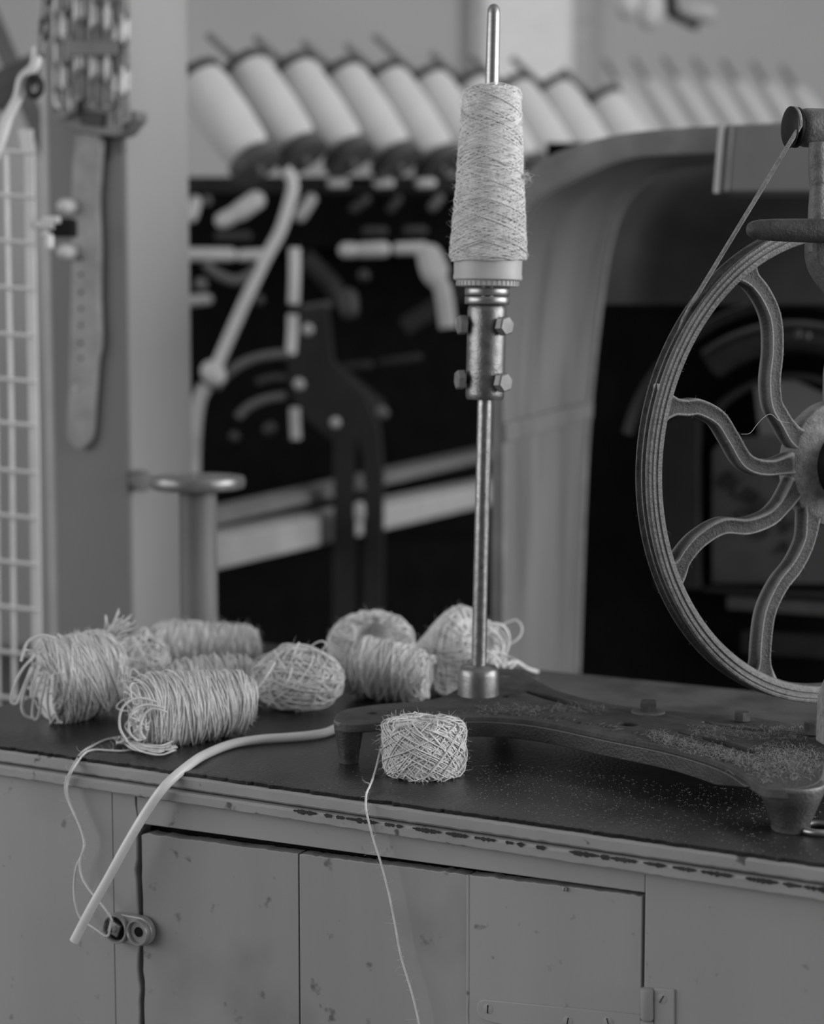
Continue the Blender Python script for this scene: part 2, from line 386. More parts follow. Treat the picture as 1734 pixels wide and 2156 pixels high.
# the door: three boards
WD = .0075
xs = [(298, 627), (629.5, 984), (987.5, 1352)]
door = None
tops = {298: 1754, 627: 1798, 629.5: 1798, 984: 1842, 987.5: 1842, 1352: 1887}
mbs = []
for a, b in xs:
    (ua, za), (ub, zb_) = uz(a, tops[a], WD), uz(b, tops[b], WD)
    k = 40; tp = [bench(ua + (ub - ua) * t, WD, za + (zb_ - za) * t + random.gauss(0, .0003)) for t in np.linspace(0, 1, k)]
    if a == 298:
        lf = [bench(ua + random.gauss(0, .0004), WD, z) for z in np.linspace(za - .002, .05, 90)]
        P = [bench(ua + .003, WD, za)] + tp[1:] + [bench(ub, WD, .05)] + lf[::-1]
    else: P = tp + [bench(ub, WD, .05), bench(ua, WD, .05)]
    mb = MB(); mb.add(*prism(P, N1, .012)); mbs.append(mb)
door = build('door', mbs[0], M_PAINT2, bt, bevel=.0005); door['label'] = 'cupboard door, scuffed left board'
for mb in mbs[1:]: build('door_board', mb, M_PAINT2 if mb is mbs[1] else M_PAINT, door, bevel=.0008)
# bead along the last seam
p0, p1 = uz(985, 1842, WD), uz(983, 2156, WD)
mb = MB(); mb.add(*tube([bench(p0[0], WD + .001, p0[1]), bench(p0[0], WD + .001, .06)], .0016, 8)); build('bead', mb, M_PAINT, door)
# strap hinge
def fpoly(pts, w): return [FP(x, y, w) for x, y in pts]
hg = MB(); ol = [(1004, 2118), (1008, 2109), (1018, 2105), (1348, 2137), (1348, 2215), (1030, 2152), (1010, 2144), (1004, 2132)]
hg.add(*prism(fpoly(ol, WD - .0022), N1, .0030)); hinge = build('strap_hinge', hg, M_PAINT, door, bevel=.0006)
hg = MB(); hg.add(*prism(fpoly([(1376, 2081), (1418, 2084), (1418, 2230), (1376, 2226)], WF - .002), N1, .0022)); build('hinge_leaf', hg, M_PAINT, bt, bevel=.0006)
for ya, yb in ((2080, 2146), (2148, 2215)):
    a = FP(1362, ya, WD - .0035); b = FP(1362, yb, WD - .0035)
    hg = MB(); hg.add(*lathe(a, b - a, [(.001, 0), (.0042, .0004), (.0048, .001), (.0048, np.linalg.norm(b - a) - .001), (.0042, np.linalg.norm(b - a))], 16, True)); build('hinge_knuckle', hg, M_MOULD, bt)
def screw(x, y, w, parent, r=.0042, slot=0.1, m=None):
    c = FP(x, y, w); mb = MB(); mb.add(*lathe(c + N1 * .001, -N1, [(r, 0), (r * .96, .0012), (r * .5, .0017), (.0001, .0018)], 16))
    s = build('screw', mb, m or M_PAINT, parent)
    ex = unit(D1 * math.sin(slot) + Z3 * math.cos(slot)); ey = np.cross(ex, N1)
    mb = MB(); mb.add(*obox(c - N1 * .0008, ex, unit(ey), N1, r * 1.5, r * .16, .0006)); build('screw_slot', mb, M_BLACK, s)
screw(1027, 2124, WD - .0022, door, slot=.05); screw(1195, 2151, WD - .0022, door, slot=.15); screw(1280, 2152, WD - .0022, door, slot=-.3)
screw(1393, 2103, WF - .002, bt, slot=.5, r=.0040)
# cupboard catch: cup with square nut, and an open cup
ct = FP(256, 1949, WF); ct2 = FP(303, 1957, WF); r1 = .0115
ca = unit(ct2 - ct); cb = np.cross(N1, ca); dist = np.linalg.norm(ct2 - ct)
def stadium(r, off, k=14):
    P = [ct - N1 * off + ca * (-math.sin(t) * r) + cb * (math.cos(t) * r) for t in np.linspace(0, math.pi, k)]
    P += [ct2 - N1 * off + ca * (math.sin(t) * r) - cb * (math.cos(t) * r) for t in np.linspace(0, math.pi, k)]; return P
cat_body = MB(); cat_body.add(*prism(stadium(r1 * 1.08, .0065), N1, .0065)); M_CATCH = mat('catch_metal', .36, .4, metal=.4, var=.15, vscale=80)
latch = build('cupboard_catch', cat_body, M_CATCH, bt, bevel=.0012)
latch['label'] = 'oblong metal cupboard catch with two round cups'
for i, c in enumerate((ct, ct2)):
    mb = MB(); rr = r1 * (1.0 if i == 0 else .86)
    mb.add(*lathe(c - N1 * .0064, -N1, [(rr * 1.12, 0), (rr * 1.12, .003), (rr * 1.06, .0042), (rr * .96, .0042), (rr * .90, .003), (rr * .88, .0006)], 32)); build('cup_rim', mb, M_CATCH, latch)
    mb = MB(); mb.add(*lathe(c - N1 * .0066, -N1, [(rr * .88, 0), (rr * .88, .0005), (.0001, .0006)], 28)); build('cup_floor', mb, M_BLACK if i == 0 else M_CATCH, latch)
mb = MB(); mb.add(*hexa(ct - N1 * .007 - ca * .001, -N1, .0075, .003, 4, .4)); build('square_nut', mb, M_CATCH, latch, smooth=False)
mb = MB(); mb.add(*lathe(ct - N1 * .0098 - ca * .001, -N1, [(.0034, 0), (.0034, .003), (.0028, .0036), (.0001, .0036)], 6)); build('bolt_end', mb, M_CATCH, latch, smooth=False)
mb = MB()
for s in (.785, -.785): mb.add(*obox(ct - N1 * .0135 - ca * .001, unit(ca * math.cos(s) + cb * math.sin(s)), unit(-ca * math.sin(s) + cb * math.cos(s)), N1, .004, .0007, .0006))
build('cross_slot', mb, M_BLACK, latch, smooth=False)
mb = MB(); mb.add(*lathe(ct2 - N1 * .0072, -N1, [(.0042, 0), (.0042, .0006), (.0001, .0007)], 20)); build('cup_hole', mb, M_BLACK, latch)
screw(1188, 1872, WF - .0002, bt, r=.0018); 

# ================================================================== THE WINDER
PT = ZB + .036            # top of the cast base
wd = thing('yarn_winder', 'cast iron yarn winder with spoked wheel and upright steel spindle', 'winder', G(1250, 1560, ZB))
front = [(703, 1512), (708, 1519), (740, 1523), (800, 1519), (870, 1510), (960, 1507), (1050, 1508), (1150, 1519), (1280, 1546), (1400, 1570), (1480, 1592), (1540, 1615), (1580, 1640), (1606, 1655), (1650, 1660), (1700, 1656), (1730, 1640), (1745, 1600), (1800, 1590), (1880, 1590)]
back = [(1880, 1550), (1734, 1532), (1640, 1518), (1560, 1507), (1420, 1497), (1290, 1482), (1180, 1455), (1130, 1430), (1100, 1412), (1060, 1406), (1010, 1412), (975, 1440), (930, 1466), (880, 1476), (800, 1482), (730, 1492), (708, 1502)]
fr3 = spline([G(x, y, PT) for x, y in front], 6); bk3 = spline([G(x, y, PT) for x, y in back], 5)
ol = np.concatenate([fr3, bk3])
TH = .0085
mb = MB(); mb.add(*prism(ol - Z3 * TH, Z3, TH)); base = build('base_casting', mb, M_IRONTOP, wd)
# holes and slots cut through
cut = MB()
def hole(x, y, rx):
    c = G(x, y, PT); cut.add(*lathe(c - Z3 * .03, Z3, [(rx, 0), (rx, .06)], 20, True))
hole(782, 1500, .0052); hole(1064, 1424, .0042); hole(1062, 1466, .0036); hole(1322, 1524, .0085); hole(1664, 1572, .0078)
def slot(pts, wd_):
    P = [G(x, y, PT) for x, y in pts]; P = spline(P, 5); T = np.gradient(P, axis=0); T /= np.linalg.norm(T, axis=1)[:, None]
    S = np.stack([-T[:, 1], T[:, 0], 0 * T[:, 0]], 1); t = np.linspace(0, 1, len(P)); w_ = wd_ * np.minimum(1, .25 + 2 * np.minimum(t, 1 - t))
    w_ = w_[:, None]; Q = np.concatenate([P + S * w_, (P - S * w_)[::-1]]); cut.add(*prism(Q - Z3 * .03, Z3, .06))
    pk = MB(); pk.add(*prism(Q - Z3 * (TH + .003), Z3, .003)); build('slot_shade', pk, M_BLACK, wd, smooth=False)  # black slab under each slot paints its deep shade
slot([(1105, 1455), (1150, 1466), (1220, 1484), (1300, 1494)], .0075)
slot([(1480, 1519), (1540, 1530), (1620, 1537), (1700, 1540)], .0062)
slot([(1425, 1540), (1500, 1556), (1560, 1574), (1622, 1594)], .0072)
cutter = build('cutter', cut, M_BLACK, None, smooth=False)
for ob in (cutter, base):
    b_ = bmesh.new(); b_.from_mesh(ob.data); bmesh.ops.recalc_face_normals(b_, faces=b_.faces); b_.to_mesh(ob.data); b_.free()
bo = base.modifiers.new('cut', 'BOOLEAN'); bo.operation = 'DIFFERENCE'; bo.object = cutter; bo.solver = 'EXACT'
bpy.context.view_layer.update()
ev = base.evaluated_get(bpy.context.evaluated_depsgraph_get()); nm = bpy.data.meshes.new_from_object(ev)
base.modifiers.clear(); base.data = nm; nm.materials.clear(); nm.materials.append(M_IRONTOP)
bpy.data.objects.remove(cutter)
bv = base.modifiers.new('bevel', 'BEVEL'); bv.width = .0016; bv.segments = 2; bv.limit_method = 'ANGLE'; bv.angle_limit = math.radians(50)
# raised front rib following the curved edge
mb = MB(); rib = spline([G(x, y - 1, PT) for x, y in front[3:13]], 6) - Z3 * (.0105)
gr = np.gradient(rib, axis=0); gl = np.linalg.norm(gr, axis=1)[:, None]; tr = np.linspace(0, 1, len(rib)); rs = .12 + .88 * np.clip(np.minimum(tr, 1 - tr) / .16, 0, 1)
rib = rib + Z3 * ((1 - rs) * .0055)[:, None]
mb.add(*sweep(rib, [(-.004, -.007), (.004, -.007), (.005, .006), (-.005, .006)], np.stack([np.ones_like(rs), rs], 1), True, (gr, np.stack([-gr[:, 1], gr[:, 0], 0 * tr], 1) / gl, np.tile(Z3, (len(rib), 1)))))
build('edge_rib', mb, M_IRON, wd, bevel=.0015)
# feet
def foot(cx, cy, rt, rb, sx=1.0):
    c = G(cx, cy, PT); prof = [(rb * .92, -.036 + .0002), (rb, -.0345), (rb * 1.02, -.030), ((rt + rb) * .5, -.018), (rt * .95, -.009), (rt * .985, -.004), (rt, -.0016), (rt * .985, -.0006), (rt * .9, -.0004)]
    mb = MB(); mb.add(*lathe(c, Z3, prof, 28, True)); build('foot', mb, M_IRON, wd)
foot(734, 1515, .0126, .0082); foot(1666, 1644, .0236, .0138); foot(1065, 1418, .014, .010)
# cast lettering, worn and filled with lint: low broken ridges
M_CAST = mat('worn_cast_letters', .06, .8, var=.4, vscale=120, spec=.2)
def cast_row(fx, n, ln):
    mb = MB()
    for t in np.linspace(0, 1, n):
        x, y = fx(t); c = G(x + random.gauss(0, 2), y, PT); a = random.uniform(.3, 1.0); L_ = ln * random.uniform(.6, 1.15)
        for k in range(random.choice((1, 2, 2, 3))):
            e_ = unit(G(x + 14, y - 7 * a + 5 * k * random.uniform(-1, 1), PT) - c); o_ = np.array([random.gauss(0, .0018), random.gauss(0, .004), 0])
            mb.add(*tube([c + o_ - e_ * L_ - Z3 * .0004, c + o_ + Z3 * .0001, c + o_ + e_ * L_ * random.uniform(.3, 1) - Z3 * .0004], .0011, 6))
    build('cast_lettering', mb, M_CAST, wd, kind='stuff')
cast_row(lambda t: (965 + t * 335, 1497 + 36 * t ** 1.6), 19, .0062); cast_row(lambda t: (1352 + t * 190, 1543 + 60 * t), 14, .0052)
# bolts on the base
def plate_bolt(x, y, r, h, washer=True):
    c = G(x, y, PT); b_ = MB(); b_.add(*hexa(c + Z3 * .0016, Z3, r, h, 6, .4)); bb = build('bolt', b_, M_CAST, wd, smooth=False)
    if washer: b_ = MB(); b_.add(*lathe(c, Z3, [(r * 1.9, -.001), (r * 1.9, .0012), (r * 1.8, .0016), (.0001, .0017)], 24)); build('washer', b_, M_IRONTOP, bb)
plate_bolt(1364, 1500, .0075, .0085); plate_bolt(1562, 1520, .0070, .007, False); plate_bolt(1712, 1548, .0085, .009, False)
mb = MB(); c = G(1005, 1520, PT - .018); mb.add(*lathe(c + N1 * .01, Z3, [(.005, -.007), (.005, .012)], 12, True)); build('nut', mb, M_IRON, wd)

# upright spindle, leaning slightly to the right
S0 = G(1006, 1462, PT); YS = S0[1]
def SP(y):      # centre of the spindle at picture height y
    x = 1006 + (1462 - y) * (1039.5 - 1006) / (1462 - 10); return W(x, y, YS)
AXS = unit(SP(10) - SP(1400)); mS = pxm(YS)
def hgt(y): return float((SP(y) - S0) @ AXS)
mb = MB(); kr = 44 * mS
mb.add(*lathe(S0, AXS, [(kr * 1.02, -.002), (kr * 1.0, .004), (kr * .99, hgt(1420)), (kr * .95, hgt(1409)), (kr * .84, hgt(1402)), (kr * .6, hgt(1399)), (.0005, hgt(1398))], 48)); build('spindle_socket', mb, M_STEEL2, wd)
rr = 15.5 * mS
mb = MB(); mb.add(*lathe(S0, AXS, [(rr * 1.03, hgt(1405)), (rr, hgt(830))], 32)); build('spindle_rod', mb, M_STEEL, wd)
r2 = 13.2 * mS
mb = MB(); mb.add(*lathe(S0, AXS, [(r2 * 1.12, hgt(640)), (r2 * 1.08, hgt(180)), (r2, hgt(30)), (r2 * .93, hgt(19)), (r2 * .7, hgt(12)), (r2 * .35, hgt(8.5)), (.0001, hgt(8))], 32)); build('spindle_pin', mb, M_BRIGHT, wd)
r3 = 40.5 * mS
mb = MB(); mb.add(*lathe(S0, AXS, [(rr, hgt(841)), (r3 * .92, hgt(841)), (r3 * .99, hgt(836)), (r3, hgt(828)), (r3, hgt(655)), (r3 * .97, hgt(647)), (r3 * .90, hgt(642)), (rr, hgt(641))], 56)); cpl = build('coupling_sleeve', mb, mat('coupling_steel', .22, .38, metal=.8, var=.25, vscale=130, bump=.2, bscale=500), wd)
def headbolt(y, dr, off):
    c = SP(y) + dr * (r3 + .0035 + off); b_ = MB()
    b_.add(*hexa(c, dr, 21 * mS, 17 * mS, 6, .25)); bb = build('set_bolt', b_, mat('bolt_head_steel', .24, .5, metal=.5, var=.2, vscale=90), cpl, smooth=False)
    b_ = MB(); b_.add(*lathe(SP(y) + dr * (r3 * .9), dr, [(9 * mS, 0), (9 * mS, .006 + off)], 14)); build('bolt_shank', b_, M_BLACKIRON, cpl)
dl = unit([-.97, -.24, 0]); dr_ = unit([.66, -.75, 0])
headbolt(684, dl, -.0015); headbolt(799, dl, -.001); headbolt(686, dr_, -.001); headbolt(804, dr_, -.001)
for ya, yb, rad in ((641, 625, 47), (623, 606, 47)):
    q = rad * mS; mb = MB(); mb.add(*lathe(S0, AXS, [(r2, hgt(ya)), (q * .97, hgt(ya)), (q, hgt(ya - 2)), (q, hgt(yb + 2)), (q * .97, hgt(yb)), (r2, hgt(yb))], 48)); build('collar_ring', mb, M_BRIGHT, wd)

# the wheel
WC = np.array([.35905, 1.54613, 1.14350]); phi = math.radians(30.24); WE = np.array([math.cos(phi), math.sin(phi), 0]); WN = np.array([-WE[1], WE[0], 0]); WR = .2016
def wh(r, deg, a=0.0): t = math.radians(deg); return WC + WR * r * (math.cos(t) * WE + math.sin(t) * Z3) + WN * a
def wlathe(prof, k=180):
    V = []; F = []; n_ = len(prof); th = np.arange(k) * 2 * np.pi / k
    for r, a in prof: V.append(WC + WR * r * (np.cos(th)[:, None] * WE + np.sin(th)[:, None] * Z3) + WN * a)
    for i in range(n_):
        for j in range(k): F.append((i * k + j, i * k + (j + 1) % k, ((i + 1) % n_) * k + (j + 1) % k, ((i + 1) % n_) * k + j))
    return np.concatenate(V), F
rim = [(.928, .003), (.932, .0005), (.945, -.0008), (.957, -.0012), (.963, .0004), (.968, -.0010), (.980, -.0014), (.986, -.0002), (.990, -.0008), (.998, -.0006), (1.002, .0006), (1.002, .0025), (.996, .0040),
       (.962, .0062), (.958, .0082), (.960, .0100), (.990, .0118), (.994, .0126), (.990, .0134), (.966, .0150), (.964, .0166), (.996, .0186), (1.002, .0194), (1.002, .0210), (.996, .0220), (.945, .0215), (.930, .0190)]
rim = [(r_, a_ * .78) for r_, a_ in rim]
mb = MB(); mb.add(*wlathe(rim)); wheel = build('wheel', mb, mat('dusty_rim_iron', .085, .5, var=.35, vscale=160, bump=.4, bscale=500, edge=(.505, .58, .36)), wd, angle=30); wheel['label'] = 'large cast wheel with grooved rim'  # pale edges paint the rim's highlight lines along with its dust
MEAS = {163.8: [(.934, 163.8), (.842, 162.6), (.781, 161.2), (.672, 162.1), (.584, 167.6), (.493, 176.6), (.384, 180.2), (.246, 177.1)],
        122.6: [(.909, 122.6), (.812, 120.9), (.701, 121.1), (.591, 126.2), (.505, 135.6), (.435, 143.2), (.377, 146.5), (.28, 152.3), (.22, 153)],
        204.9: [(.919, 204.9), (.854, 202.6), (.769, 200.7), (.652, 200.5), (.538, 206.0), (.424, 209.7), (.349, 209.1), (.279, 204.7), (.23, 198)],
        245.8: [(.94, 245.8), (.811, 242.0), (.691, 238.7), (.57, 238.7), (.463, 242.2), (.354, 243.4), (.267, 238.2), (.21, 230)]}
avg = [(.935, 0), (.84, -1.8), (.76, -3.4), (.66, -3.6), (.56, 0), (.47, 6), (.38, 9.5), (.29, 9), (.22, 5)]
for a in (82, 40, 0, -36, -76): MEAS[a] = [(r, a + d) for r, d in avg]
lint_pts = []; lint_nrm = []
for a, ms in MEAS.items():
    ms = [(.965, ms[0][1] + .5)] + ms
    P = spline([wh(r, d, .0085) for r, d in ms], 8); T = np.gradient(P, axis=0); T /= np.linalg.norm(T, axis=1)[:, None]
    Bn = np.tile(-WN, (len(P), 1)); An = np.cross(Bn, T)
    rr_ = np.linalg.norm(P - WC - WN * .0085, axis=1) / WR
    sc = 1 + 1.5 * np.clip((rr_ - .88) / .085, 0, 1) ** 1.6 + .5 * np.clip((.34 - rr_) / .12, 0, 1)
    hw, hd = .0070, .0074
    prof = [(-hw, -hd * .55), (-hw * .8, -hd), (0, -hd), (hw * .8, -hd), (hw, -hd * .55), (hw, -hd * .2), (hw, hd * .15), (hw * .99, hd * .5), (hw * .93, hd * .85), (hw * .80, hd), (hw * .62, hd * .96), (hw * .35, hd * .88), (0, hd * .86), (-hw * .35, hd * .88), (-hw * .62, hd * .96), (-hw * .80, hd), (-hw * .93, hd * .85), (-hw * .99, hd * .5), (-hw, hd * .15), (-hw, -hd * .2)]
    mb = MB(); mb.add(*sweep(P, prof, np.stack([sc, np.ones_like(sc)], 1), True, (T, An, Bn))); build('spoke', mb, M_WHEEL, wheel, angle=50)
    for i in range(0, len(P), 1):
        for s in range(7):
            lint_pts.append(P[i] + An[i] * random.uniform(-hw, hw) - WN * (hd * .95)); lint_nrm.append(-WN + An[i] * random.uniform(-.6, .6))
        lint_pts.append(P[i] + An[i] * hw * random.choice((-1, 1))); lint_nrm.append(An[i])
mb = MB(); mb.add(*lathe(WC + WN * .022, -WN, [(.02, 0), (.050, .001), (.053, .006), (.052, .018), (.046, .024), (.034, .026), (.030, .027)], 64)); build('hub', mb, M_DUST, wheel)
mb = MB(); mb.add(*lathe(WC - WN * .001, -WN, [(.031, -.004), (.031, .004), (.0285, .010), (.028, .042), (.026, .045), (.0001, .0455)], 48)); build('hub_boss', mb, M_BLACKIRON, wheel)
# drive cord: in the groove, then up to the spindle pulley
PUL = W(1659, 268, 1.462); pa_ = math.radians(13); pe = np.array([math.cos(pa_), math.sin(pa_), 0]); pf = np.array([math.sin(pa_), -math.cos(pa_), 0])
arc = [wh(.978, d, .0125) for d in np.linspace(300, 146, 90)]
arc2 = [wh(.978, d, .0080) for d in np.linspace(300, 60, 110)]
cend = PUL + pe * .0034 + pf * 43 * pxm(1.462) * .90
pth = np.array(arc + [wh(.99, 143, .0125)] + [wh(.995, 141.5, .0125) * (1 - t) + cend * t for t in np.linspace(.04, 1, 16)] + [PUL + pe * .0034 + (pf * math.cos(t) + Z3 * math.sin(t)) * 43 * pxm(1.462) * .90 for t in np.linspace(.25, 2.2, 12)])
mb = MB(); mb.add(*tube(pth, .0018, 8)); build('drive_cord', mb, M_CORD, wd)
mb = MB(); mb.add(*tube(arc2, .0013, 8)); build('drive_cord', mb, M_CORD, wd)
# head: grooved pulley, barrel, upright bar, crossbar with rounded end
mP = pxm(1.462)
mb = MB(); q = 43 * mP
mb.add(*lathe(PUL, pe, [(.0005, -.0016), (q * .55, -.0012), (q * .88, 0), (q, .0010), (q * .98, .0019), (q * .85, .0026), (q * .85, .0042), (q * .97, .0052), (q * .97, .0072), (q * .8, .0085), (.0005, .0086)], 48)); build('pulley', mb, mat('black_pulley', .008, .5, var=.2, spec=.2), wd)
mb = MB(); q = 40 * mP
mb.add(*lathe(PUL + pe * .0086, pe, [(.0005, 0), (q * .8, .0005), (q * .96, .003), (q, .006), (q, .075), (q * .96, .079), (.0005, .08)], 48)); build('spindle_head', mb, M_DUST if False else mat('dusty_grey_iron', .12, .5, var=.3, vscale=120, bump=.45, bscale=420), wd)
YH = 1.45
mb = MB(); bar = spline([W(1722, y, YH) for y in (300, 330, 370, 400, 430, 480, 530)], 5)
tt = np.linspace(0, 1, len(bar)); mb.add(*sweep(bar, circ(19 * pxm(YH), 20), 1 + .08 * np.sin(tt * 9) - .12 * np.exp(-((tt - .47) / .03) ** 2) + .12 * tt)); build('upright_bar', mb, mat('dusty_grey_iron', .19), wd)
mb = MB(); YB = 1.425; hb = [W(x, 483 + (x - 1570) * .02, YB) for x in (1571, 1574, 1582, 1600, 1630, 1670, 1720, 1800, 1900)]
mb.add(*sweep(np.array(hb), circ(1, 20), np.array([.3, .55, .78, .95, 1.03, 1.08, 1.12, 1.12, 1.12]) * 22.5 * pxm(YB))); build('crossbar', mb, mat('crossbar_iron', .05, .5, var=.3, vscale=90, bump=.5, bscale=380), wd)
mb = MB(); fp_ = spline([W(x, y, yy) for x, y, yy in ((1722, 508, 1.45), (1730, 560, 1.45), (1790, 640, 1.44), (1850, 780, 1.43), (1866, 975, 1.42), (1850, 1200, 1.42), (1800, 1370, 1.42), (1756, 1460, 1.415), (1750, 1510, 1.415), (1748, 1566, 1.413))], 8)
asec = [(-.014, -.009), (-.0155, 0), (-.014, .009), (.014, .009), (.0155, 0), (.014, -.009)]; cutn = len(fp_) * 6 // 10
mb.add(*sweep(fp_[:cutn + 1], asec, np.linspace(.8, 1, cutn + 1))); build('frame_arm', mb, mat('dusty_dark_iron', .075, .6, var=.3, vscale=120, bump=.45, bscale=420), wd, bevel=.002)
mb = MB(); mb.add(*sweep(fp_[cutn:], asec)); build('stand_leg', mb, M_DUST, wd, bevel=.002)

# ================================================================== YARN
def wind(prof, turns, ratio, seg=36, jit=.0006, zspan=(-1, 1), phase=0.0, uneven=.0):
    """continuous cross winding on a body of revolution; prof(s) -> (radius, z), s in -1..1"""
    n = int(turns * seg); th = np.arange(n) * 2 * np.pi / seg + phase
    s = (2 / np.pi) * np.arcsin(np.sin(th * ratio)); s = np.clip(s * (1 + uneven * np.sin(th * .037)), -1, 1)
    s = zspan[0] + (s + 1) / 2 * (zspan[1] - zspan[0])
    rz = np.array([prof(x) for x in s]); r = rz[:, 0] + np.interp(np.arange(n), np.arange(0, n + 9, 9), rng.normal(size=len(np.arange(0, n + 9, 9))) * jit)
    z = rz[:, 1] + np.interp(np.arange(n), np.arange(0, n + 14, 14), rng.normal(size=len(np.arange(0, n + 14, 14))) * jit * 1.6)
    return np.stack([r * np.cos(th), r * np.sin(th), z], 1)
def lumpy(V, amp, freq, seed):
    r_ = np.random.default_rng(seed); d = np.zeros(len(V)); c = V.mean(0)
    for _ in range(5):
        k = unit(r_.normal(size=3)) * freq * r_.uniform(.6, 1.5); d += np.sin(V @ k + r_.uniform(0, 6.28)) * amp / 2.5
    return V + (V - c) / (np.linalg.norm(V - c, axis=1)[:, None] + 1e-9) * d[:, None]
def basis(ax):
    ax = unit(ax); a = np.cross(ax, Z3); a = unit(a) if np.linalg.norm(a) > .1 else np.array([1.0, 0, 0]); b = np.cross(ax, a); return np.stack([a, b, ax])
def loop_path(c, ax1, ax2, r1_, r2_, n=26, a0=0, a1=6.28, noise=.002):
    t = np.linspace(a0, a1, n); P = c + np.cos(t)[:, None] * ax1 * r1_ + np.sin(t)[:, None] * ax2 * r2_
    return P + np.interp(np.arange(n), np.arange(0, n + 5, 5), rng.normal(size=len(np.arange(0, n + 5, 5))))[:, None] * noise * unit(rng.normal(size=3))
def each(name, paths, r, m, root, k=6):
    for P in paths: build(name, strands([P], r, k), m, root, angle=0)
def yarn(name, label, center, ax, R, H, style='ball', turns=70, ratio=.9, sr=.0009, squash=(1, 1, 1), loops=0, loop_end=-1, nfuzz=220, seed=1, lump=.004, group='jute yarn on the bench', hole=.35, mat_=None, loop_len=1.0, extra=None):
    global rng
    rng = np.random.default_rng(seed); random.seed(seed)
    mat_ = mat_ or M_YARN; M3 = basis(ax); center = np.asarray(center, float)
    if style == 'cheese':    # straight-sided with a centre hole
        def prof(s):
            if abs(s) < .62: return R * (1 - .05 * abs(s) ** 2 + .03 * s), H / 2 * s / .62 * .86
            t = (abs(s) - .62) / .38; a = t * 1.9
            return R * (.98 - (1 - hole) * .92 * t ** 1.3), math.copysign(H / 2 * (.86 + .14 * math.sin(min(a, 1.57))), s)
        cs = np.linspace(-1, 1, 33)
        corep = [(prof(s)[0] - sr * .9, prof(s)[1] * (1 - .02)) for s in cs]
        corep = [(R * hole * .6, corep[0][1] * .4)] + corep + [(R * hole * 1.0, corep[-1][1] * .95), (R * hole * .7, corep[-1][1] * .4), (.0005, corep[-1][1] * .35)]
    elif style == 'round':
        def prof(s): a = s * 1.25; return R * math.cos(a) ** .8, H / 2 * math.sin(a) / math.sin(1.25)
        cs = np.linspace(-1, 1, 33); corep = [(.0005, prof(-1)[1] * .8)] + [(prof(s)[0] - sr * .9, prof(s)[1] * .98) for s in cs] + [(.0005, prof(1)[1] * .75)]
    else:                    # cop: slightly conical cylinder with rounded shoulders
        def prof(s): return R * (1 - .10 * s) * (1 - .28 * max(0, abs(s) - .75) / .25), H / 2 * s
        cs = np.linspace(-1, 1, 33); corep = [(R * .25, -H / 2 * .70), (R * .55, -H / 2 * .92)] + [(prof(s)[0] - sr * .9, prof(s)[1]) for s in cs] + [(R * .4, H / 2 * .9), (.0005, H / 2 * .8)]
    def place(V):
        V = lumpy(np.asarray(V, float), lump, 2.2 / R, seed) * np.array(squash); return center + V @ M3
    root = thing(name, label, 'yarn', center - Z3 * 0, group)
    V, F = lathe((0, 0, 0), (0, 0, 1), corep, 40); mb = MB(); mb.add(place(V), F); build('yarn_body', mb, mat_, root, angle=0)
    paths = []
    if style == 'tangle' or style == 'round' and ratio < 0:
        pass
    nlay = max(1, turns // 35)
    for l in range(nlay):
        paths.append(place(wind(prof, turns / nlay, ratio * (1, 1.13, 2.3, .62, 1.4)[l % 5] * (1 + .017 * l), phase=l * 1.3, jit=.0012, uneven=.12)))
    o = build('yarn_winding', strands(paths, sr, 5), mat_, root, angle=0, kind='stuff')
    allp = np.concatenate(paths)
    if loops:
        lp = []
        for i in range(loops):
            a = random.uniform(0, 6.28); rr_ = R * random.uniform(.35, .98); zc = H / 2 * loop_end * random.uniform(.75, 1.05)
            c0 = np.array([rr_ * math.cos(a), rr_ * math.sin(a), zc]); out_ = np.array([math.cos(a), math.sin(a), loop_end * random.uniform(.3, 1.5)])
            tg = np.array([-math.sin(a), math.cos(a), random.uniform(-.5, .5)])
            lp.append(place(loop_path(c0, unit(tg), unit(out_), R * random.uniform(.15, .6) * loop_len, R * random.uniform(.25, .75) * loop_len, 26, -.8, math.pi + .8, .004)))
        # droop, but never through the bench top
        lp = [np.stack([P[:, 0], P[:, 1], np.maximum(P[:, 2], ZB + sr * 1.2)], 1) for P in lp]
        each('loose_loop', lp, sr * 1.15, mat_, root)
    idx = rng.integers(0, len(allp), nfuzz); pp = allp[idx]; nn_ = np.array([unit(p - center) for p in pp])
    fz = build('fibre_fuzz', strands(fuzz(pp, nn_, .003, .011), .00018, 3, True), M_FUZZ, root, angle=0, kind='stuff')
    return root

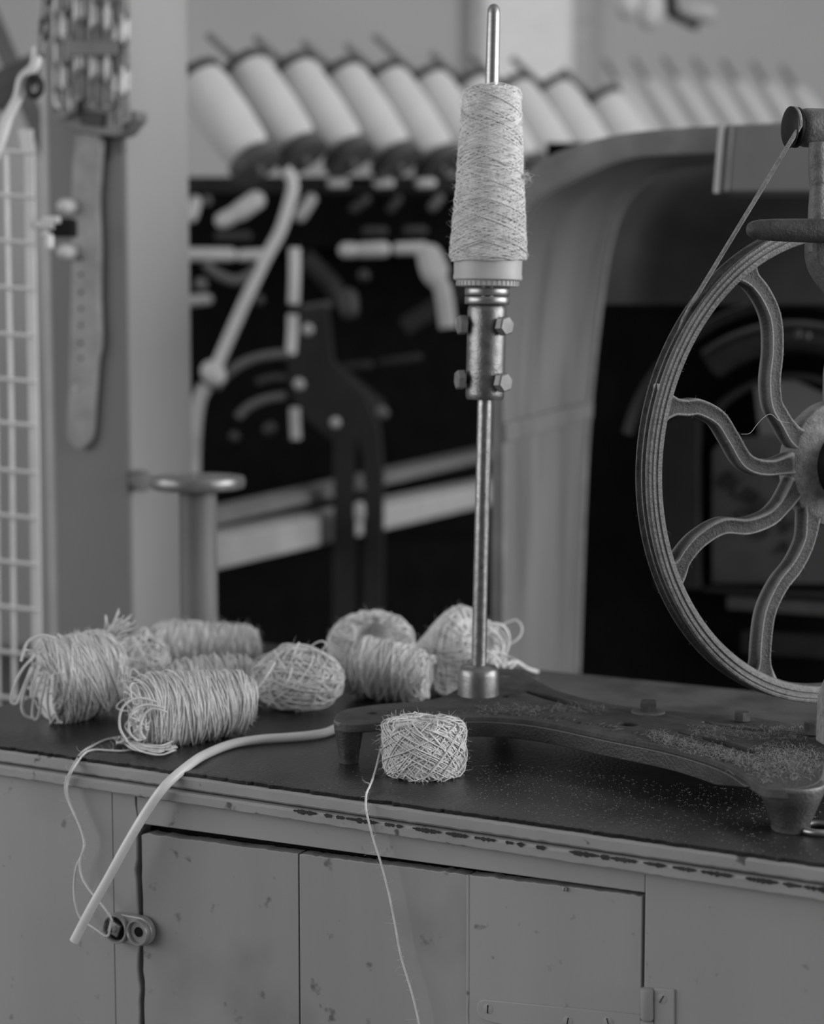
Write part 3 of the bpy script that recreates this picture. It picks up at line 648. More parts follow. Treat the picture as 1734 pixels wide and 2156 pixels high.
def tangle(name, label, center, rad, seed, n=90, sr=.0009, group='jute yarn on the bench', nf=160, mat_=None, big=6):
    global rng
    rng = np.random.default_rng(seed); random.seed(seed); mat_ = mat_ or M_YARN
    center = np.asarray(center, float); rad = np.asarray(rad, float)
    root = thing(name, label, 'yarn', center, group)
    V, F = lathe((0, 0, 0), (0, 0, 1), [(max(.02, math.sin(t)), -math.cos(t)) for t in np.linspace(0.02, math.pi - .02, 18)], 28)
    V = lumpy(V, .10, 2.5, seed); mb = MB(); mb.add(center + V * rad * .80, F); build('yarn_body', mb, mat_, root, angle=0)
    paths = []
    for i in range(int(n * 1.5)):
        ax = unit(rng.normal(size=3) * np.array([.8, .8, 1.3])); B_ = basis(ax); m_ = 34; t = np.linspace(0, random.uniform(3.5, 6.5), m_) + random.uniform(0, 6.28)
        tilt = random.uniform(-.45, .45); rr_ = random.uniform(.86, 1.04)
        wob = np.interp(np.arange(m_), np.arange(0, m_ + 6, 6), rng.normal(size=len(np.arange(0, m_ + 6, 6))) * .07)
        P = (np.cos(t)[:, None] * B_[0] + np.sin(t)[:, None] * B_[1]) * math.sqrt(1 - tilt ** 2) + ax * (tilt + wob[:, None])
        P = P * (rr_ + wob[:, None] * .5); P = center + P * rad; P[:, 2] = np.maximum(P[:, 2], ZB + sr); paths.append(P)
    build('yarn_strand', strands(paths, sr, 5), mat_, root, angle=0, kind='stuff')
    lp = []
    for i in range(big):
        d = unit(np.array([rng.normal() * .7, -abs(rng.normal()) * .7, abs(rng.normal()) + .25])); c0 = center + d * rad * .95
        a1 = unit(np.cross(d, rng.normal(size=3))); P = loop_path(c0, a1, unit(d + rng.normal(size=3) * .5), rad.mean() * random.uniform(.15, .38), rad.mean() * random.uniform(.2, .5), 26, -.9, 4.0, .003)
        P[:, 2] = np.maximum(P[:, 2], ZB + sr); lp.append(P)
    if lp: each('loose_loop', lp, sr * 1.15, mat_, root)
    allp = np.concatenate(paths); pp = allp[rng.integers(0, len(allp), nf)]
    build('fibre_fuzz', strands(fuzz(pp, np.array([unit(p - center) for p in pp]), .003, .010), .00018, 3, True), M_FUZZ, root, angle=0, kind='stuff')
    return root
def strand_part(name, P, r, parent, nf=40, m=None):
    mb = MB(); mb.add(*tube(P, r, 7)); o = build(name, mb, m or M_YARN, parent, angle=0)
    idx = rng.integers(0, len(P), nf); T = np.gradient(P, axis=0)
    nn_ = [unit(np.cross(T[i], rng.normal(size=3))) for i in idx]
    build('fibre_fuzz', strands(fuzz(P[idx], nn_, .003, .012), .00013, 3, True), M_FUZZ, o, angle=0, kind='stuff'); return o

# front ball standing on the bench edge
cI = G(891, 1640, ZB); RI = 85 * pxm(cI[1]); HI = 112 * pxm(cI[1])
ballI = yarn('yarn_ball', 'neat straight-sided ball of jute twine standing alone at the bench front', cI + Z3 * (HI / 2 + .001) + np.array([0, RI * .55, 0]), (0.02, .03, 1), RI, HI, 'cheese', 130, .86, .00062, loops=0, nfuzz=600, seed=11, lump=.0008, hole=.45)
# thread from the front ball over the edge and down the cupboard
edgew = -.007
top = [G(x, y, ZB + .0011) for x, y in ((806, 1586), (797, 1610), (787, 1632), (778, 1655), (771, 1672))]
top[0] = top[0] + Z3 * .016; top[1] = top[1] + Z3 * .006
hang = [FP(x, y, edgew) for x, y in ((770, 1700), (774, 1722), (786, 1768), (801, 1815), (818, 1880), (831, 1945), (843, 2010), (856, 2055), (868, 2095), (880, 2145), (890, 2200))]
strand_part('loose_thread', spline(top + hang, 6), .00085, ballI, 90)

# cone of yarn on the spindle
cone = thing('yarn_cone', 'tall cone of pale jute yarn on the upright spindle', 'yarn cone', SP(590))
YCt, YCb = 182, 548
def conep(s):
    y = YCb + (YCt - YCb) * (s + 1) / 2; t = (s + 1) / 2
    r = (81 + (58 - 81) * t ** .85) * mS
    if s > .93: r *= 1 - .25 * ((s - .93) / .07) ** 2
    if s < -.95: r *= 1 - .06 * ((-.95 - s) / .05)
    return r, hgt(y)
Bs = basis(AXS)
def cplace(V): return S0 + np.asarray(V) @ Bs
rng = np.random.default_rng(5); random.seed(5)
V, F = lathe((0, 0, 0), (0, 0, 1), [(r2 * 1.1, conep(-1)[1])] + [(conep(s)[0] - .0006, conep(s)[1]) for s in np.linspace(-1, 1, 50)] + [(conep(1)[0] * .6, conep(1)[1] + .0004), (r2 * 1.1, conep(1)[1] - .003)], 56)
mb = MB(); mb.add(cplace(V), F); build('yarn_body', mb, M_YARN, cone, angle=0)
paths = []
for l in range(5):
    paths.append(cplace(wind(conep, 74, (.06, .11, .15, .19, .085)[l] * (1 + .013 * l), seg=34, jit=.0004, phase=l * 1.1, uneven=.02)))
build('yarn_winding', strands(paths, .00050, 4), M_YARN, cone, angle=0, kind='stuff')
steep = [cplace(wind(conep, 40, .235 * (1 + .05 * l), seg=34, jit=.0004, phase=l * 2.1, zspan=(-1, 1)) * np.array([1.014, 1.014, 1])) for l in range(2)]
build('yarn_winding', strands(steep, .00056, 4), M_YARN, cone, angle=0, kind='stuff')
allp = np.concatenate(paths); pp = allp[rng.integers(0, len(allp), 900)]; cc = pp - S0; rad_ = cc - np.outer(cc @ AXS, AXS)
build('fibre_fuzz', strands(fuzz(pp, rad_ / np.linalg.norm(rad_, axis=1)[:, None], .002, .009), .00012, 3, True), M_FUZZ, cone, angle=0, kind='stuff')
# tuft snagged on the right side
tc_ = SP(375) + np.array([66 * mS, -.010, 0]); tp = np.array([tc_ + rng.normal(size=3) * .002 for _ in range(60)])
build('snagged_tuft', strands(fuzz(tp, np.tile([.9, -.3, .1], (60, 1)), .005, .013, curl=1.2), .00018, 3, True), M_FUZZ, cone, angle=0, kind='stuff')
q1 = 72 * mS
mb = MB(); mb.add(*lathe(S0, AXS, [(q1 * .9, hgt(560)), (q1 * .99, hgt(548)), (q1 * .985, hgt(578)), (q1 * 1.0, hgt(581)), (q1 * 1.0, hgt(588)), (q1 * .96, hgt(591)), (q1 * .90, hgt(592)), (q1 * .90, hgt(602)), (q1 * .84, hgt(604)), (r2, hgt(604))], 64)); cc_ = build('cone_tube', mb, M_CONE, cone)
mb = MB()
for i in range(40):
    t = i / 40 * 2 * math.pi; d = Bs[0] * math.cos(t) + Bs[1] * math.sin(t); mb.add(*obox(S0 + AXS * hgt(597) + d * q1 * .90, d, np.cross(AXS, d), AXS, .0012, .0016, 9 * mS))
build('cone_rib', mb, M_CONE, cc_, smooth=False)

# pile of yarn at the left
def on(x, y, up, Yadd=0): p = G(x, y, ZB); p = p + np.array([0, Yadd, 0]); p[2] = ZB + up; return p
a_ = on(158, 1526, .0385, .034)
A_ = yarn('yarn_cop', 'fat yarn cop at the far left with cut loops hanging from its flat end', a_, (.80, .42, .16), .0385, .070, 'cop', 215, .28, .00066, loops=16, loop_end=-1, nfuzz=700, seed=21, lump=.002, loop_len=.5)
lpx = [[(75, 1378), (45, 1412), (26, 1455), (24, 1478), (36, 1480), (48, 1450), (66, 1405)], [(72, 1405), (55, 1445), (46, 1485), (52, 1505), (66, 1512)], [(92, 1415), (74, 1460), (68, 1500), (72, 1514), (80, 1510), (88, 1470), (98, 1420)], [(44, 1392), (58, 1352), (88, 1338), (118, 1344)], [(84, 1400), (66, 1450), (70, 1470), (82, 1440)], [(104, 1430), (100, 1480), (108, 1520), (120, 1524)], [(116, 1400), (112, 1460), (122, 1515), (132, 1522)]]
each('hanging_loop', [spline([W(x, y, a_[1] - .040 + .012 * (k % 2)) for x, y in P], 6) for k, P in enumerate(lpx)], .0013, M_YARN, A_)
# frayed tail sticking up from the cop
rng = np.random.default_rng(3); random.seed(3)
t0 = W(205, 1376, a_[1] + .02); t1 = W(255, 1320, a_[1] + .02); tl = []
for i in range(60):
    o_ = rng.normal(size=3) * .0034; m_ = (t0 + t1) / 2 + o_ + np.array([0, 0, .002]); tl.append(spline([t0 + o_ - (t1 - t0) * .6, m_, t1 + o_ * 2.0 + rng.normal(size=3) * .0035], 5))
build('frayed_tail', strands(tl, .0007, 4), M_YARN, A_, angle=0, kind='stuff')
tangle('yarn_tangle', 'small loose tangle of yarn between the left cop and the oval hank', on(290, 1455, .026, .03), (.026, .030, .026), 31, 100, .0009, big=5)
c_ = on(432, 1412, .0225, .03)
C_ = yarn('yarn_hank', 'smooth oval hank of yarn with a loop on top, in front of the bobbin', c_, (.96, .22, -.05), .0235, .108, 'cop', 120, .10, .0007, loops=2, loop_end=.2, nfuzz=700, seed=41, lump=.0025, loop_len=.7)
lp = [loop_path(W(408, 1324, c_[1] - .006), np.array([1.0, 0, 0]), Z3, .011, .008, 26, -.4, 4.6, .001), spline([W(395, 1388, c_[1] - .026), W(420, 1358, c_[1] - .025), W(450, 1338, c_[1] - .018)], 6), spline([W(378, 1394, c_[1] - .026), W(385, 1372, c_[1] - .025), W(435, 1336, c_[1] - .018)], 6)]
each('top_loop', lp, .0012, M_YARN, C_)
yarn('yarn_roll', 'flattened yarn roll lying between the oval hank and the front bundle', on(440, 1490, .022, .02), (.93, .3, .05), .0215, .086, 'cop', 100, .10, .0008, loops=3, nfuzz=300, seed=45, lump=.003)
d_ = on(408, 1570, .0285, .024)
D_ = yarn('yarn_bundle', 'front yarn bundle with open loops at one end and a trailing end over the edge', d_, (.92, .34, .05), .0295, .104, 'cop', 225, .075, .00066, loops=20, loop_end=-1, nfuzz=700, seed=51, lump=.0035, loop_len=.72)
lpx = [[(330, 1478), (290, 1470), (258, 1490), (252, 1530), (268, 1562)], [(345, 1490), (305, 1484), (276, 1502), (272, 1540), (290, 1560)], [(352, 1500), (322, 1492), (300, 1510), (296, 1540), (306, 1556)]]
each('hanging_loop', [spline([W(x, y, d_[1] - .048) for x, y in P], 6) for P in lpx], .0011, M_YARN, D_)
rng = np.random.default_rng(6); random.seed(6)
sk = []
for i in range(16):
    y0 = random.uniform(1552, 1588); sk.append(spline([G(x + rng.normal() * 6, y + rng.normal() * 4, ZB + random.uniform(.001, .007)) for x, y in ((365, y0 - 8), (330, y0), (290, y0 - 4), (262, 1562), (250, 1558))], 6))
each('trailing_strand', sk, .0009, M_YARN, D_)
def over_edge(tp, hg_, w=-.008): return spline([G(x, y, ZB + .0012) for x, y in tp] + [FP(x, y, w) for x, y in hg_], 6)
strand_part('trailing_strand', over_edge([(262, 1550), (225, 1557), (196, 1570), (172, 1585)], [(150, 1620), (139, 1645), (138, 1668), (147, 1694), (160, 1722), (172, 1752), (177, 1778), (172, 1800), (162, 1822), (157, 1850), (156, 1880), (161, 1912), (172, 1936), (200, 1955), (224, 1971), (231, 1958), (234, 1940)]), .0010, D_, 110)
strand_part('trailing_strand', over_edge([(300, 1575), (262, 1581), (228, 1580), (196, 1579), (176, 1588)], [(153, 1620), (143, 1645), (141, 1670), (150, 1697), (163, 1726), (174, 1755), (178, 1780), (171, 1802), (168, 1822), (174, 1850), (190, 1876), (212, 1902), (230, 1926), (236, 1940)], -.0095), .0010, D_, 90)
tangle('yarn_ball', 'messy curled yarn ball with tight loops left of the cast foot', on(622, 1506, .0285, .030), (.041, .034, .0285), 61, 210, .00075, big=7, nf=300)
yarn('yarn_ball', 'rearmost round yarn ball with a dark hollow in its face', on(778, 1432, .031, .034), (.1, -.80, .45), .041, .052, 'cheese', 130, .85, .0009, squash=(1, .76, 1), loops=3, loop_end=1, nfuzz=300, seed=71, lump=.003, hole=.5)
yarn('yarn_ball', 'slanting yarn ball just behind the left end of the cast base', on(816, 1482, .027, .024), (.86, -.18, -.16), .0275, .074, 'cop', 130, .24, .0008, loops=5, loop_end=1, nfuzz=400, seed=81, lump=.0025, loop_len=.5)
h_ = on(972, 1466, .036, .03)
H_ = yarn('yarn_ball', 'yarn ball behind the spindle with a loose loop on its right', h_, (.55, -.30, .62), .038, .060, 'cheese', 130, .8, .0009, loops=3, loop_end=1, nfuzz=400, seed=91, lump=.003, hole=.45)
lp = [loop_path(W(1040, 1352, h_[1] - .005), np.array([1.0, .2, 0]), Z3, 30 * pxm(1.8), 40 * pxm(1.8), 30, -1.2, 2.6, .002), loop_path(W(1034, 1360, h_[1] - .008), np.array([1.0, .2, 0]), Z3, 24 * pxm(1.8), 32 * pxm(1.8), 30, -1.2, 2.6, .002),
      spline([W(1040, 1375, h_[1]), W(1058, 1400, h_[1]), W(1068, 1430, h_[1])], 6), spline([W(1064, 1400, h_[1] + .03), W(1085, 1393, h_[1] + .05), W(1110, 1408, h_[1] + .07), W(1132, 1415, h_[1] + .08)], 6)]
each('loose_loop', lp, .0019, M_YARN, H_)
strand_part('loose_loop', spline([W(530, 1462, 1.62), W(560, 1425, 1.62), W(578, 1395, 1.63)], 6), .0011, D_, 6)

# translucent tube over the bench edge
rt = 10.2 * pxm(1.5)
tb = [(716, 1528), (690, 1541), (655, 1548), (600, 1553), (545, 1557), (490, 1566), (440, 1585), (404, 1606)]
hp = [(350, 1652, -.006), (310, 1706, -.012), (270, 1772, -.018), (230, 1845, -.022), (192, 1912, -.026), (156, 1981, -.03)]
P = spline([G(x, y, ZB + rt + .0004) for x, y in tb] + [FP(x, y, w - rt) for x, y, w in hp], 8)
mb = MB(); mb.add(*tube(P, rt, 18)); hose = build('plastic_tube', mb, M_TUBE, None); tag(hose, 'pale plastic tube curving over the bench edge below the yarn bundles', 'tube')

# empty wooden bobbin standing at the rear of the bench
bc = on(420, 1372, 0); mB = pxm(bc[1])
zt = W(420, 1012, bc[1])[2]; bob = thing('bobbin', 'empty upright wooden bobbin with metal flange standing behind the yarn', 'bobbin', bc)
Hh = zt - ZB
mb = MB(); mb.add(*lathe(bc, Z3, [(40 * mB, .004), (40 * mB, Hh - .004)], 40)); build('shank', mb, M_WOOD, bob)
for z0, nm in ((Hh - .010, 'flange'), (.0005, 'flange')):
    q = 101 * mB; mb = MB(); mb.add(*lathe(bc + Z3 * z0, Z3, [(.012, 0), (q * .86, 0), (q * .97, .002), (q, .006), (q, .011), (q * .97, .0145), (q * .92, .0150), (q * .90, .0142), (q * .55, .0135), (q * .52, .0150), (.006, .0150), (.005, .004)], 64)); build(nm, mb, M_BRASS, bob)

# steel ring lying by the right foot
rc = G(1722, 1752, ZB); mb = MB(); th = np.linspace(0, 2 * np.pi, 40, endpoint=False)
mb.add(*tube(rc + np.stack([np.cos(th) * .0125, np.sin(th) * .0125, 0 * th + .0028], 1), .0026, 10, None, True)); tag(build('steel_ring', mb, M_BRIGHT), 'small steel ring lying beside the right foot of the winder', 'ring')

# lint: on the bench top, the base and the wheel
rng = np.random.default_rng(77); random.seed(77)
def flat_fibres(n, sampler, z, lmin, lmax, lift=.3):
    out = []
    for _ in range(n):
        x, y = sampler(); p = G(x, y, z); L_ = random.uniform(lmin, lmax); a = random.uniform(0, 6.28); P = [p + Z3 * .0002]
        for s in range(4):
            a += rng.normal() * .9; q = P[-1] + np.array([math.cos(a), math.sin(a), 0]) * L_ / 4; q[2] = z + .0002 + abs(rng.normal()) * lift * L_ * .25; P.append(q)
        out.append(np.array(P))
    return out
def s_right():
    while True:
        x = random.uniform(1000, 1760); y = 1600 + abs(rng.normal()) * 70 + (x - 1000) * .11
        if y < 1572 + .143 * x - 4: return x, y
def s_left(): x = random.uniform(380, 1100); return x, random.uniform(1560, 1572 + .143 * x - 4) if 1572 + .143 * x - 4 > 1560 else 1565
fb = flat_fibres(1100, s_right, ZB, .0003, .0024) + flat_fibres(160, s_left, ZB, .0004, .002)
o = build('bench_lint', strands(fb, .00016, 3), M_LINT, None, angle=0, kind='stuff'); tag(o, 'fine lint and dust specks strewn over the black bench top', 'lint')
def s_base():
    r_ = random.random()
    if r_ < .45: return 1655 + rng.normal() * 38, 1606 + rng.normal() * 16
    if r_ < .8: t = random.random(); return 1370 + t * 230 + rng.normal() * 10, 1549 + t * 62 + rng.normal() * 6
    if r_ < .9: return 1000 + random.random() * 280 + rng.normal() * 8, 1494 + rng.normal() * 5
    return random.uniform(1450, 1700), random.uniform(1530, 1560)
o = build('base_lint', strands(flat_fibres(2400, s_base, PT + .0002, .002, .009, .8), .00011, 3), M_LINT, wd, angle=0, kind='stuff')
sel = rng.integers(0, len(lint_pts), 2600); lp_ = np.array(lint_pts)[sel]; ln_ = np.array(lint_nrm)[sel]
build('wheel_lint', strands(fuzz(lp_, ln_, .001, .0045, curl=1.6), .00011, 3, True), M_LINT, wheel, angle=0, kind='stuff')
tp = [wh(random.uniform(.93, 1.0), random.uniform(90, 270), random.choice((-.001, .02))) for _ in range(240)]
build('rim_lint', strands(fuzz(tp, [-WN] * len(tp), .001, .005, curl=1.6), .00011, 3, True), M_LINT, wheel, angle=0, kind='stuff')
w_ = spline([W(x, y, 1.44) for x, y in ((1560, 914), (1578, 912), (1592, 895), (1606, 880), (1622, 872), (1640, 886), (1662, 890))], 5)
build('loose_fibre', strands([w_], .00022, 4), M_FUZZ, wheel, angle=0)

# ================================================================== LEFT: POST AND FITTINGS
PC = W(275, 900, 2.45) * np.array([1, 1, 0])
LNORM = -N1          # left face looks this way
def post_pt(a, b, z): return PC - D1 * a + N1 * b + Z3 * z
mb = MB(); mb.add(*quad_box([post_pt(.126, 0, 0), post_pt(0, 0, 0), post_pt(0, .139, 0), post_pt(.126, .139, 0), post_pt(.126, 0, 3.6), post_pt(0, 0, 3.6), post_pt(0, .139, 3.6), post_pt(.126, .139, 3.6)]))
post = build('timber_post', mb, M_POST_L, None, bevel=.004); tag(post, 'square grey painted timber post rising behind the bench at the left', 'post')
mb = MB(); mb.add(*quad_box([post_pt(.127, -.004, 0), post_pt(.003, -.004, 0), post_pt(.003, 0, 0), post_pt(.127, 0, 0), post_pt(.127, -.004, 3.6), post_pt(.003, -.004, 3.6), post_pt(.003, 0, 3.6), post_pt(.127, 0, 3.6)]))  # added thin board; its darker colour paints the shaded left face
fbd = build('shade_board', mb, mat('shaded_facing', .165, .7, var=.16, vscale=7, bump=.3, bscale=40, stretch=(1, 1, .3)), post, bevel=.001); fbd['label'] = 'added darker board painting the shade of the left face'
def LF(x, y, off=0.0): return PL(x, y, PC - N1 * off, N1)
# peg at the corner
mb = MB(); c = LF(296, 1012, .0); mb.add(*lathe(c + D1 * .0, unit(D1 * .8 - N1 * .6), [(.014, -.01), (.014, .012), (.012, .016), (.0005, .017)], 16)); tag(build('post_peg', mb, M_DARKMETAL), 'short dark peg on the post corner beside the bobbin flange', 'peg')
# long strap with holes
ed = [(158, 283), (208, 283), (210, 330), (204, 420), (207, 520), (206, 620), (209, 720), (202, 760), (196, 840), (192, 900), (186, 928), (168, 946), (150, 934), (140, 910), (144, 820), (147, 700), (150, 560), (149, 450), (152, 350)]
mb = MB(); P = spline([LF(x, y, .016) for x, y in ed], 4); mb.add(*prism(P, N1, .010)); st = build('perforated_strap', mb, M_STRAP, None, bevel=.002); tag(st, 'long pointed strap with a row of holes hanging on the post', 'strap')
for y in (545, 578, 615, 650, 685, 722, 754):
    mb = MB(); mb.add(*lathe(LF(171, y, .0155), -N1, [(.0024, 0), (.0024, .0016), (.0001, .0017)], 12)); build('strap_hole', mb, M_BLACK, st)
mb = MB(); mb.add(*lathe(LF(160, 818, .0155), -N1, [(.003, 0), (.003, .003), (.0001, .004)], 12)); build('rivet', mb, M_PALE, st)
# bracket carrying chains
ed = [(112, 206), (122, 210), (142, 214), (152, 206), (200, 215), (245, 222), (254, 240), (268, 240), (272, 232), (284, 234), (286, 252), (272, 268), (262, 282), (245, 288), (205, 284), (160, 278), (140, 270), (122, 248), (110, 222)]
mb = MB(); mb.add(*prism([LF(x, y, .030) for x, y in ed], N1, .0255)); br = build('hook_bracket', mb, M_DARKMETAL, None, bevel=.002); tag(br, 'dark iron bracket with upturned hooks fixed across the post', 'bracket')
mb = MB(); mb.add(*prism([LF(x, y, .034) for x, y in ((170, 232), (218, 238), (216, 268), (168, 262))], N1, .004)); build('bracket_boss', mb, M_FRAME, br, bevel=.001)
mb = MB(); mb.add(*prism([LF(x, y, .004) for x, y in ((225, 285), (262, 284), (262, 320), (240, 330), (222, 345), (218, 300))], N1, .004)); build('bracket_tail', mb, M_DARKMETAL, br)
# chain curtain hooked on the bracket
ch = thing('chain_bundle', 'bundle of steel chains hanging over the post bracket at the top left', 'chains', LF(195, 215, .05))
def link(c, e1, e2, L_, w_, r, k=6, n=14):
    t = np.linspace(0, 2 * np.pi, n, endpoint=False); s = np.sign(np.cos(t)) * (L_ - w_)
    P = c + (np.sin(t) * w_)[:, None] * e1 + (np.cos(t) * w_ + s)[:, None] * e2; return tube(P, r, k, None, True)
def chain(P0, P1, name, parent, L_=.019, w_=.0052, r=.0031, m=None):
    d = np.asarray(P1) - np.asarray(P0); D_ = np.linalg.norm(d); e2 = d / D_; e1 = unit(np.cross(e2, N1 + .01)); e3 = np.cross(e1, e2); mb = MB(); s = L_ * random.uniform(.2, 1.8); i = random.randint(0, 1)
    while s < D_: mb.add(*link(P0 + e2 * s, e1 if i % 2 == 0 else e3, e2, L_, w_, r)); s += 2 * L_ - 2 * r; i += 1
    return build(name, mb, m or M_CHAIN, parent)
for i, x in enumerate((122, 136, 152, 167, 183, 198, 213, 229, 246, 264)):
    dx = random.gauss(0, 2); off = .040 + .006 * (i % 2)
    chain(LF(x + dx, -60, off), LF(x, 206 + (6 if 1 < i < 8 else 24) + random.uniform(-4, 8), off), 'chain_strand', ch, m=M_CHAIN)
mb = MB(); mb.add(*prism([LF(x, y, .0635) for x, y in ((138, 86), (244, 84), (246, 116), (140, 118))], N1, .004)); build('binding_band', mb, M_DARKMETAL, ch, bevel=.001)
mb = MB(); mb.add(*tube(spline([LF(x, y, .040) for x, y in ((119, -40), (118, 60), (119, 140), (117, 205), (122, 222), (134, 224), (142, 214))], 6), .0035, 8)); build('hook_wire', mb, M_GALV, ch)
# pipe, wire guard, clamp and round-headed bolts left of the post
YG = 2.25
for k, (x, r, y0, y1, Y_, m, nm, lb, ct_) in enumerate([(95, 17, -200, 1700, 2.62, M_PIPE, 'wall_pipe', 'slim grey vertical pipe between wire guard and post', 'pipe')]):
    a = W(x, y0, Y_); b = W(x, y0, Y_).copy(); b[2] = 0; mb = MB(); mb.add(*tube([np.array([a[0], Y_, 0]), np.array([a[0], Y_, 3.6])], r * pxm(Y_), 16)); tag(build(nm, mb, m), lb, ct_)
wg = thing('wire_guard', 'pale wire mesh guard panel with a flat steel frame at the left edge', 'guard', W(40, 1600, YG))
bar = [W(62, 300, YG), W(66, 600, YG), W(72, 900, YG), W(76, 1200, YG), W(80, 1500, YG), W(82, 1900, YG)]
mb = MB(); mb.add(*sweep(bar, [(-.0055, -.003), (.0055, -.003), (.0055, .003), (-.0055, .003)])); build('guard_frame', mb, M_GALV, wg, bevel=.001)
mb = MB(); mb.add(*prism([W(x, y, YG - .004) for x, y in ((38, 272), (68, 272), (70, 318), (46, 318))], (0, 1, 0), .006)); build('frame_end', mb, M_GALV, wg)
for x0, x1 in ((13, 34), (-20, 0)):
    mb = MB(); mb.add(*tube([W(x0, 316, YG), W(x0 + 12, 900, YG), W(x1, 1900, YG)], .0028, 8)); build('guard_wire', mb, M_GALV, wg)
for y in (318, 411, 507, 604, 702, 797, 889, 988, 1083, 1180, 1275, 1370, 1465):
    mb = MB(); mb.add(*tube([W(-60, y - 5, YG - .003), W(72 + (y - 318) * .008, y + 4 + (y - 318) * .006, YG - .003)], .0026, 8)); build('guard_wire', mb, M_GALV, wg)
cl = thing('clamp', 'small bright clamp bolt joining the wire guard to the post', 'clamp', LF(105, 490, .02))
mb = MB(); mb.add(*tube([W(74, 474, YG), W(112, 474, YG)], .0055, 10)); build('clamp_rod', mb, M_GALV, cl)
mb = MB(); mb.add(*obox(W(108, 463, YG), AX, np.array([0, 1.0, 0]), Z3, .020, .012, .008)); build('clamp_plate', mb, M_GALV, cl, bevel=.001)
mb = MB(); mb.add(*capsule(W(96, 493, YG), W(98, 498, YG), .005)); build('clamp_nut', mb, M_PALE, cl)
mb = MB(); mb.add(*capsule(W(104, 500, YG), W(104, 518, YG), .0052)); build('clamp_screw', mb, M_GALV, cl)
mb = MB(); mb.add(*obox(W(132, 480, YG + .12), AX, np.array([0, 1.0, 0]), Z3, .03, .04, .022)); build('clamp_block', mb, M_BLACK, cl)
for y in (434, 530):
    mb = MB(); c = LF(136, y, .030); mb.add(*capsule(c + N1 * .022, c, .0100, 16)); tag(build('round_head_bolt', mb, M_PALE), 'round-headed pale bolt beside the strap, %s of the two' % ('upper' if y == 434 else 'lower'), 'bolt', 'bolts on the post')
# hooked rod and chain at the top left corner
hr = thing('hooked_rod', 'pale rod hanging by chain links from a dark eye at the top left corner', 'rod', W(50, 200, 2.2))
mb = MB(); mb.add(*tube(spline([W(x, y, 2.2) for x, y in ((-30, 370), (0, 300), (18, 245), (38, 205), (48, 165), (72, 140), (80, 100))], 6), .0062, 10)); build('rod', mb, M_GALV, hr)
mb = MB(); t = np.linspace(0, 2 * np.pi, 20, endpoint=False); c = W(72, 182, 2.19); mb.add(*tube(c + np.stack([np.cos(t) * .008, 0 * t, np.sin(t) * .011], 1), .004, 8, None, True)); build('eye', mb, M_FRAME, hr)
chain(W(104, -60, 2.18), W(92, 108, 2.18), 'chain_strand', hr, .013, .0065, .003, M_DARKMETAL)
mb = MB(); mb.add(*tube([W(-60, -60, 3.2), W(112, 340, 3.2)], .016, 8)); tag(build('diagonal_brace', mb, M_MGREY), 'blurred grey diagonal brace in the upper left corner', 'brace')
mb = MB(); mb.add(*tube(spline([W(-20, 215, 2.9), W(30, 165, 2.9), W(110, 135, 2.9)], 5), .024, 10)); tag(build('curved_arm', mb, M_MGREY), 'thick blurred grey arm behind the hooked rod', 'arm')

# ================================================================== BACKGROUND MACHINE
sf = thing('spinning_frame', 'black spinning frame filling the dim background behind the bench', 'machine', (-.1, 4.0, 0))
def sbox(x0, x1, y0, y1, Y0, Y1, m, name, floor=False, smooth=False):
    a = W(x0, y0, Y0); b = W(x1, y1, Y0); mb = MB(); mb.add(*wbox(a[0], b[0], Y0, Y1, 0 if floor else b[2], a[2])); return build(name, mb, m, sf, smooth=smooth)
sbox(300, 1420, 402, 1700, 5.0, 5.1, M_VOID, 'back_panel', True)
sbox(300, 1420, 405, 520, 4.2, 4.9, M_VOID, 'upper_beam')
sbox(330, 1250, 372, 404, 3.75, 4.0, M_FRAME, 'bobbin_rail')
sbox(330, 1250, 1135, 1700, 4.62, 4.7, M_VOID, 'lower_panel', True)
def caps(x0, y0, x1, y1, r, Y_, m, name): mb = MB(); mb.add(*capsule(W(x0, y0, Y_), W(x1, y1, Y_), r * pxm(Y_), 12)); return build(name, mb, m, sf)
YM = 3.6
M_G130 = mat('pale_rail_metal', .36, .5); M_G80 = mat('dull_rail_metal', .10, .6); M_G50 = mat('dim_rail_metal', .035, .6)
for a in [(469, 464, 505, 445, 17, M_PALE), (505, 445, 538, 422, 20, M_PALE), (632, 455, 654, 420, 13, M_G130), (403, 455, 412, 425, 13, M_PALE), (436, 420, 437, 424, 9, M_G80), (770, 420, 745, 440, 10, M_G50), (925, 418, 910, 436, 10, M_G80), (838, 420, 822, 440, 9, M_G50)]: caps(*a[:5], YM, a[5], 'gap_light')  # pale capsules stand for light seen through gaps in the frame
for x in (712, 808, 896): caps(x - 13, 386, x + 12, 385, 10, 3.72, M_PALE, 'bright_slot')  # bright slots of the dark rail, added as pale capsules
for x0, x1, y, m in ((462, 520, 497, M_G50), (772, 806, 487, M_G50), (858, 890, 486, M_G50)): caps(x0, y, x1, y, 10, YM, m, 'dim_tab')
for a in [(395, 536, 485, 536, 14, M_PALE), (508, 538, 552, 536, 12, M_PALE), (728, 527, 742, 527, 16, M_PALE), (762, 527, 806, 525, 16, M_PALE), (838, 524, 890, 522, 13, M_PALE), (395, 634, 436, 630, 12, M_G130), (640, 651, 688, 643, 9, M_G80), (722, 774, 775, 768, 9, M_G50), (800, 764, 880, 752, 8, M_DIM)]: caps(*a[:5], 3.55, a[5], 'thread_rail')
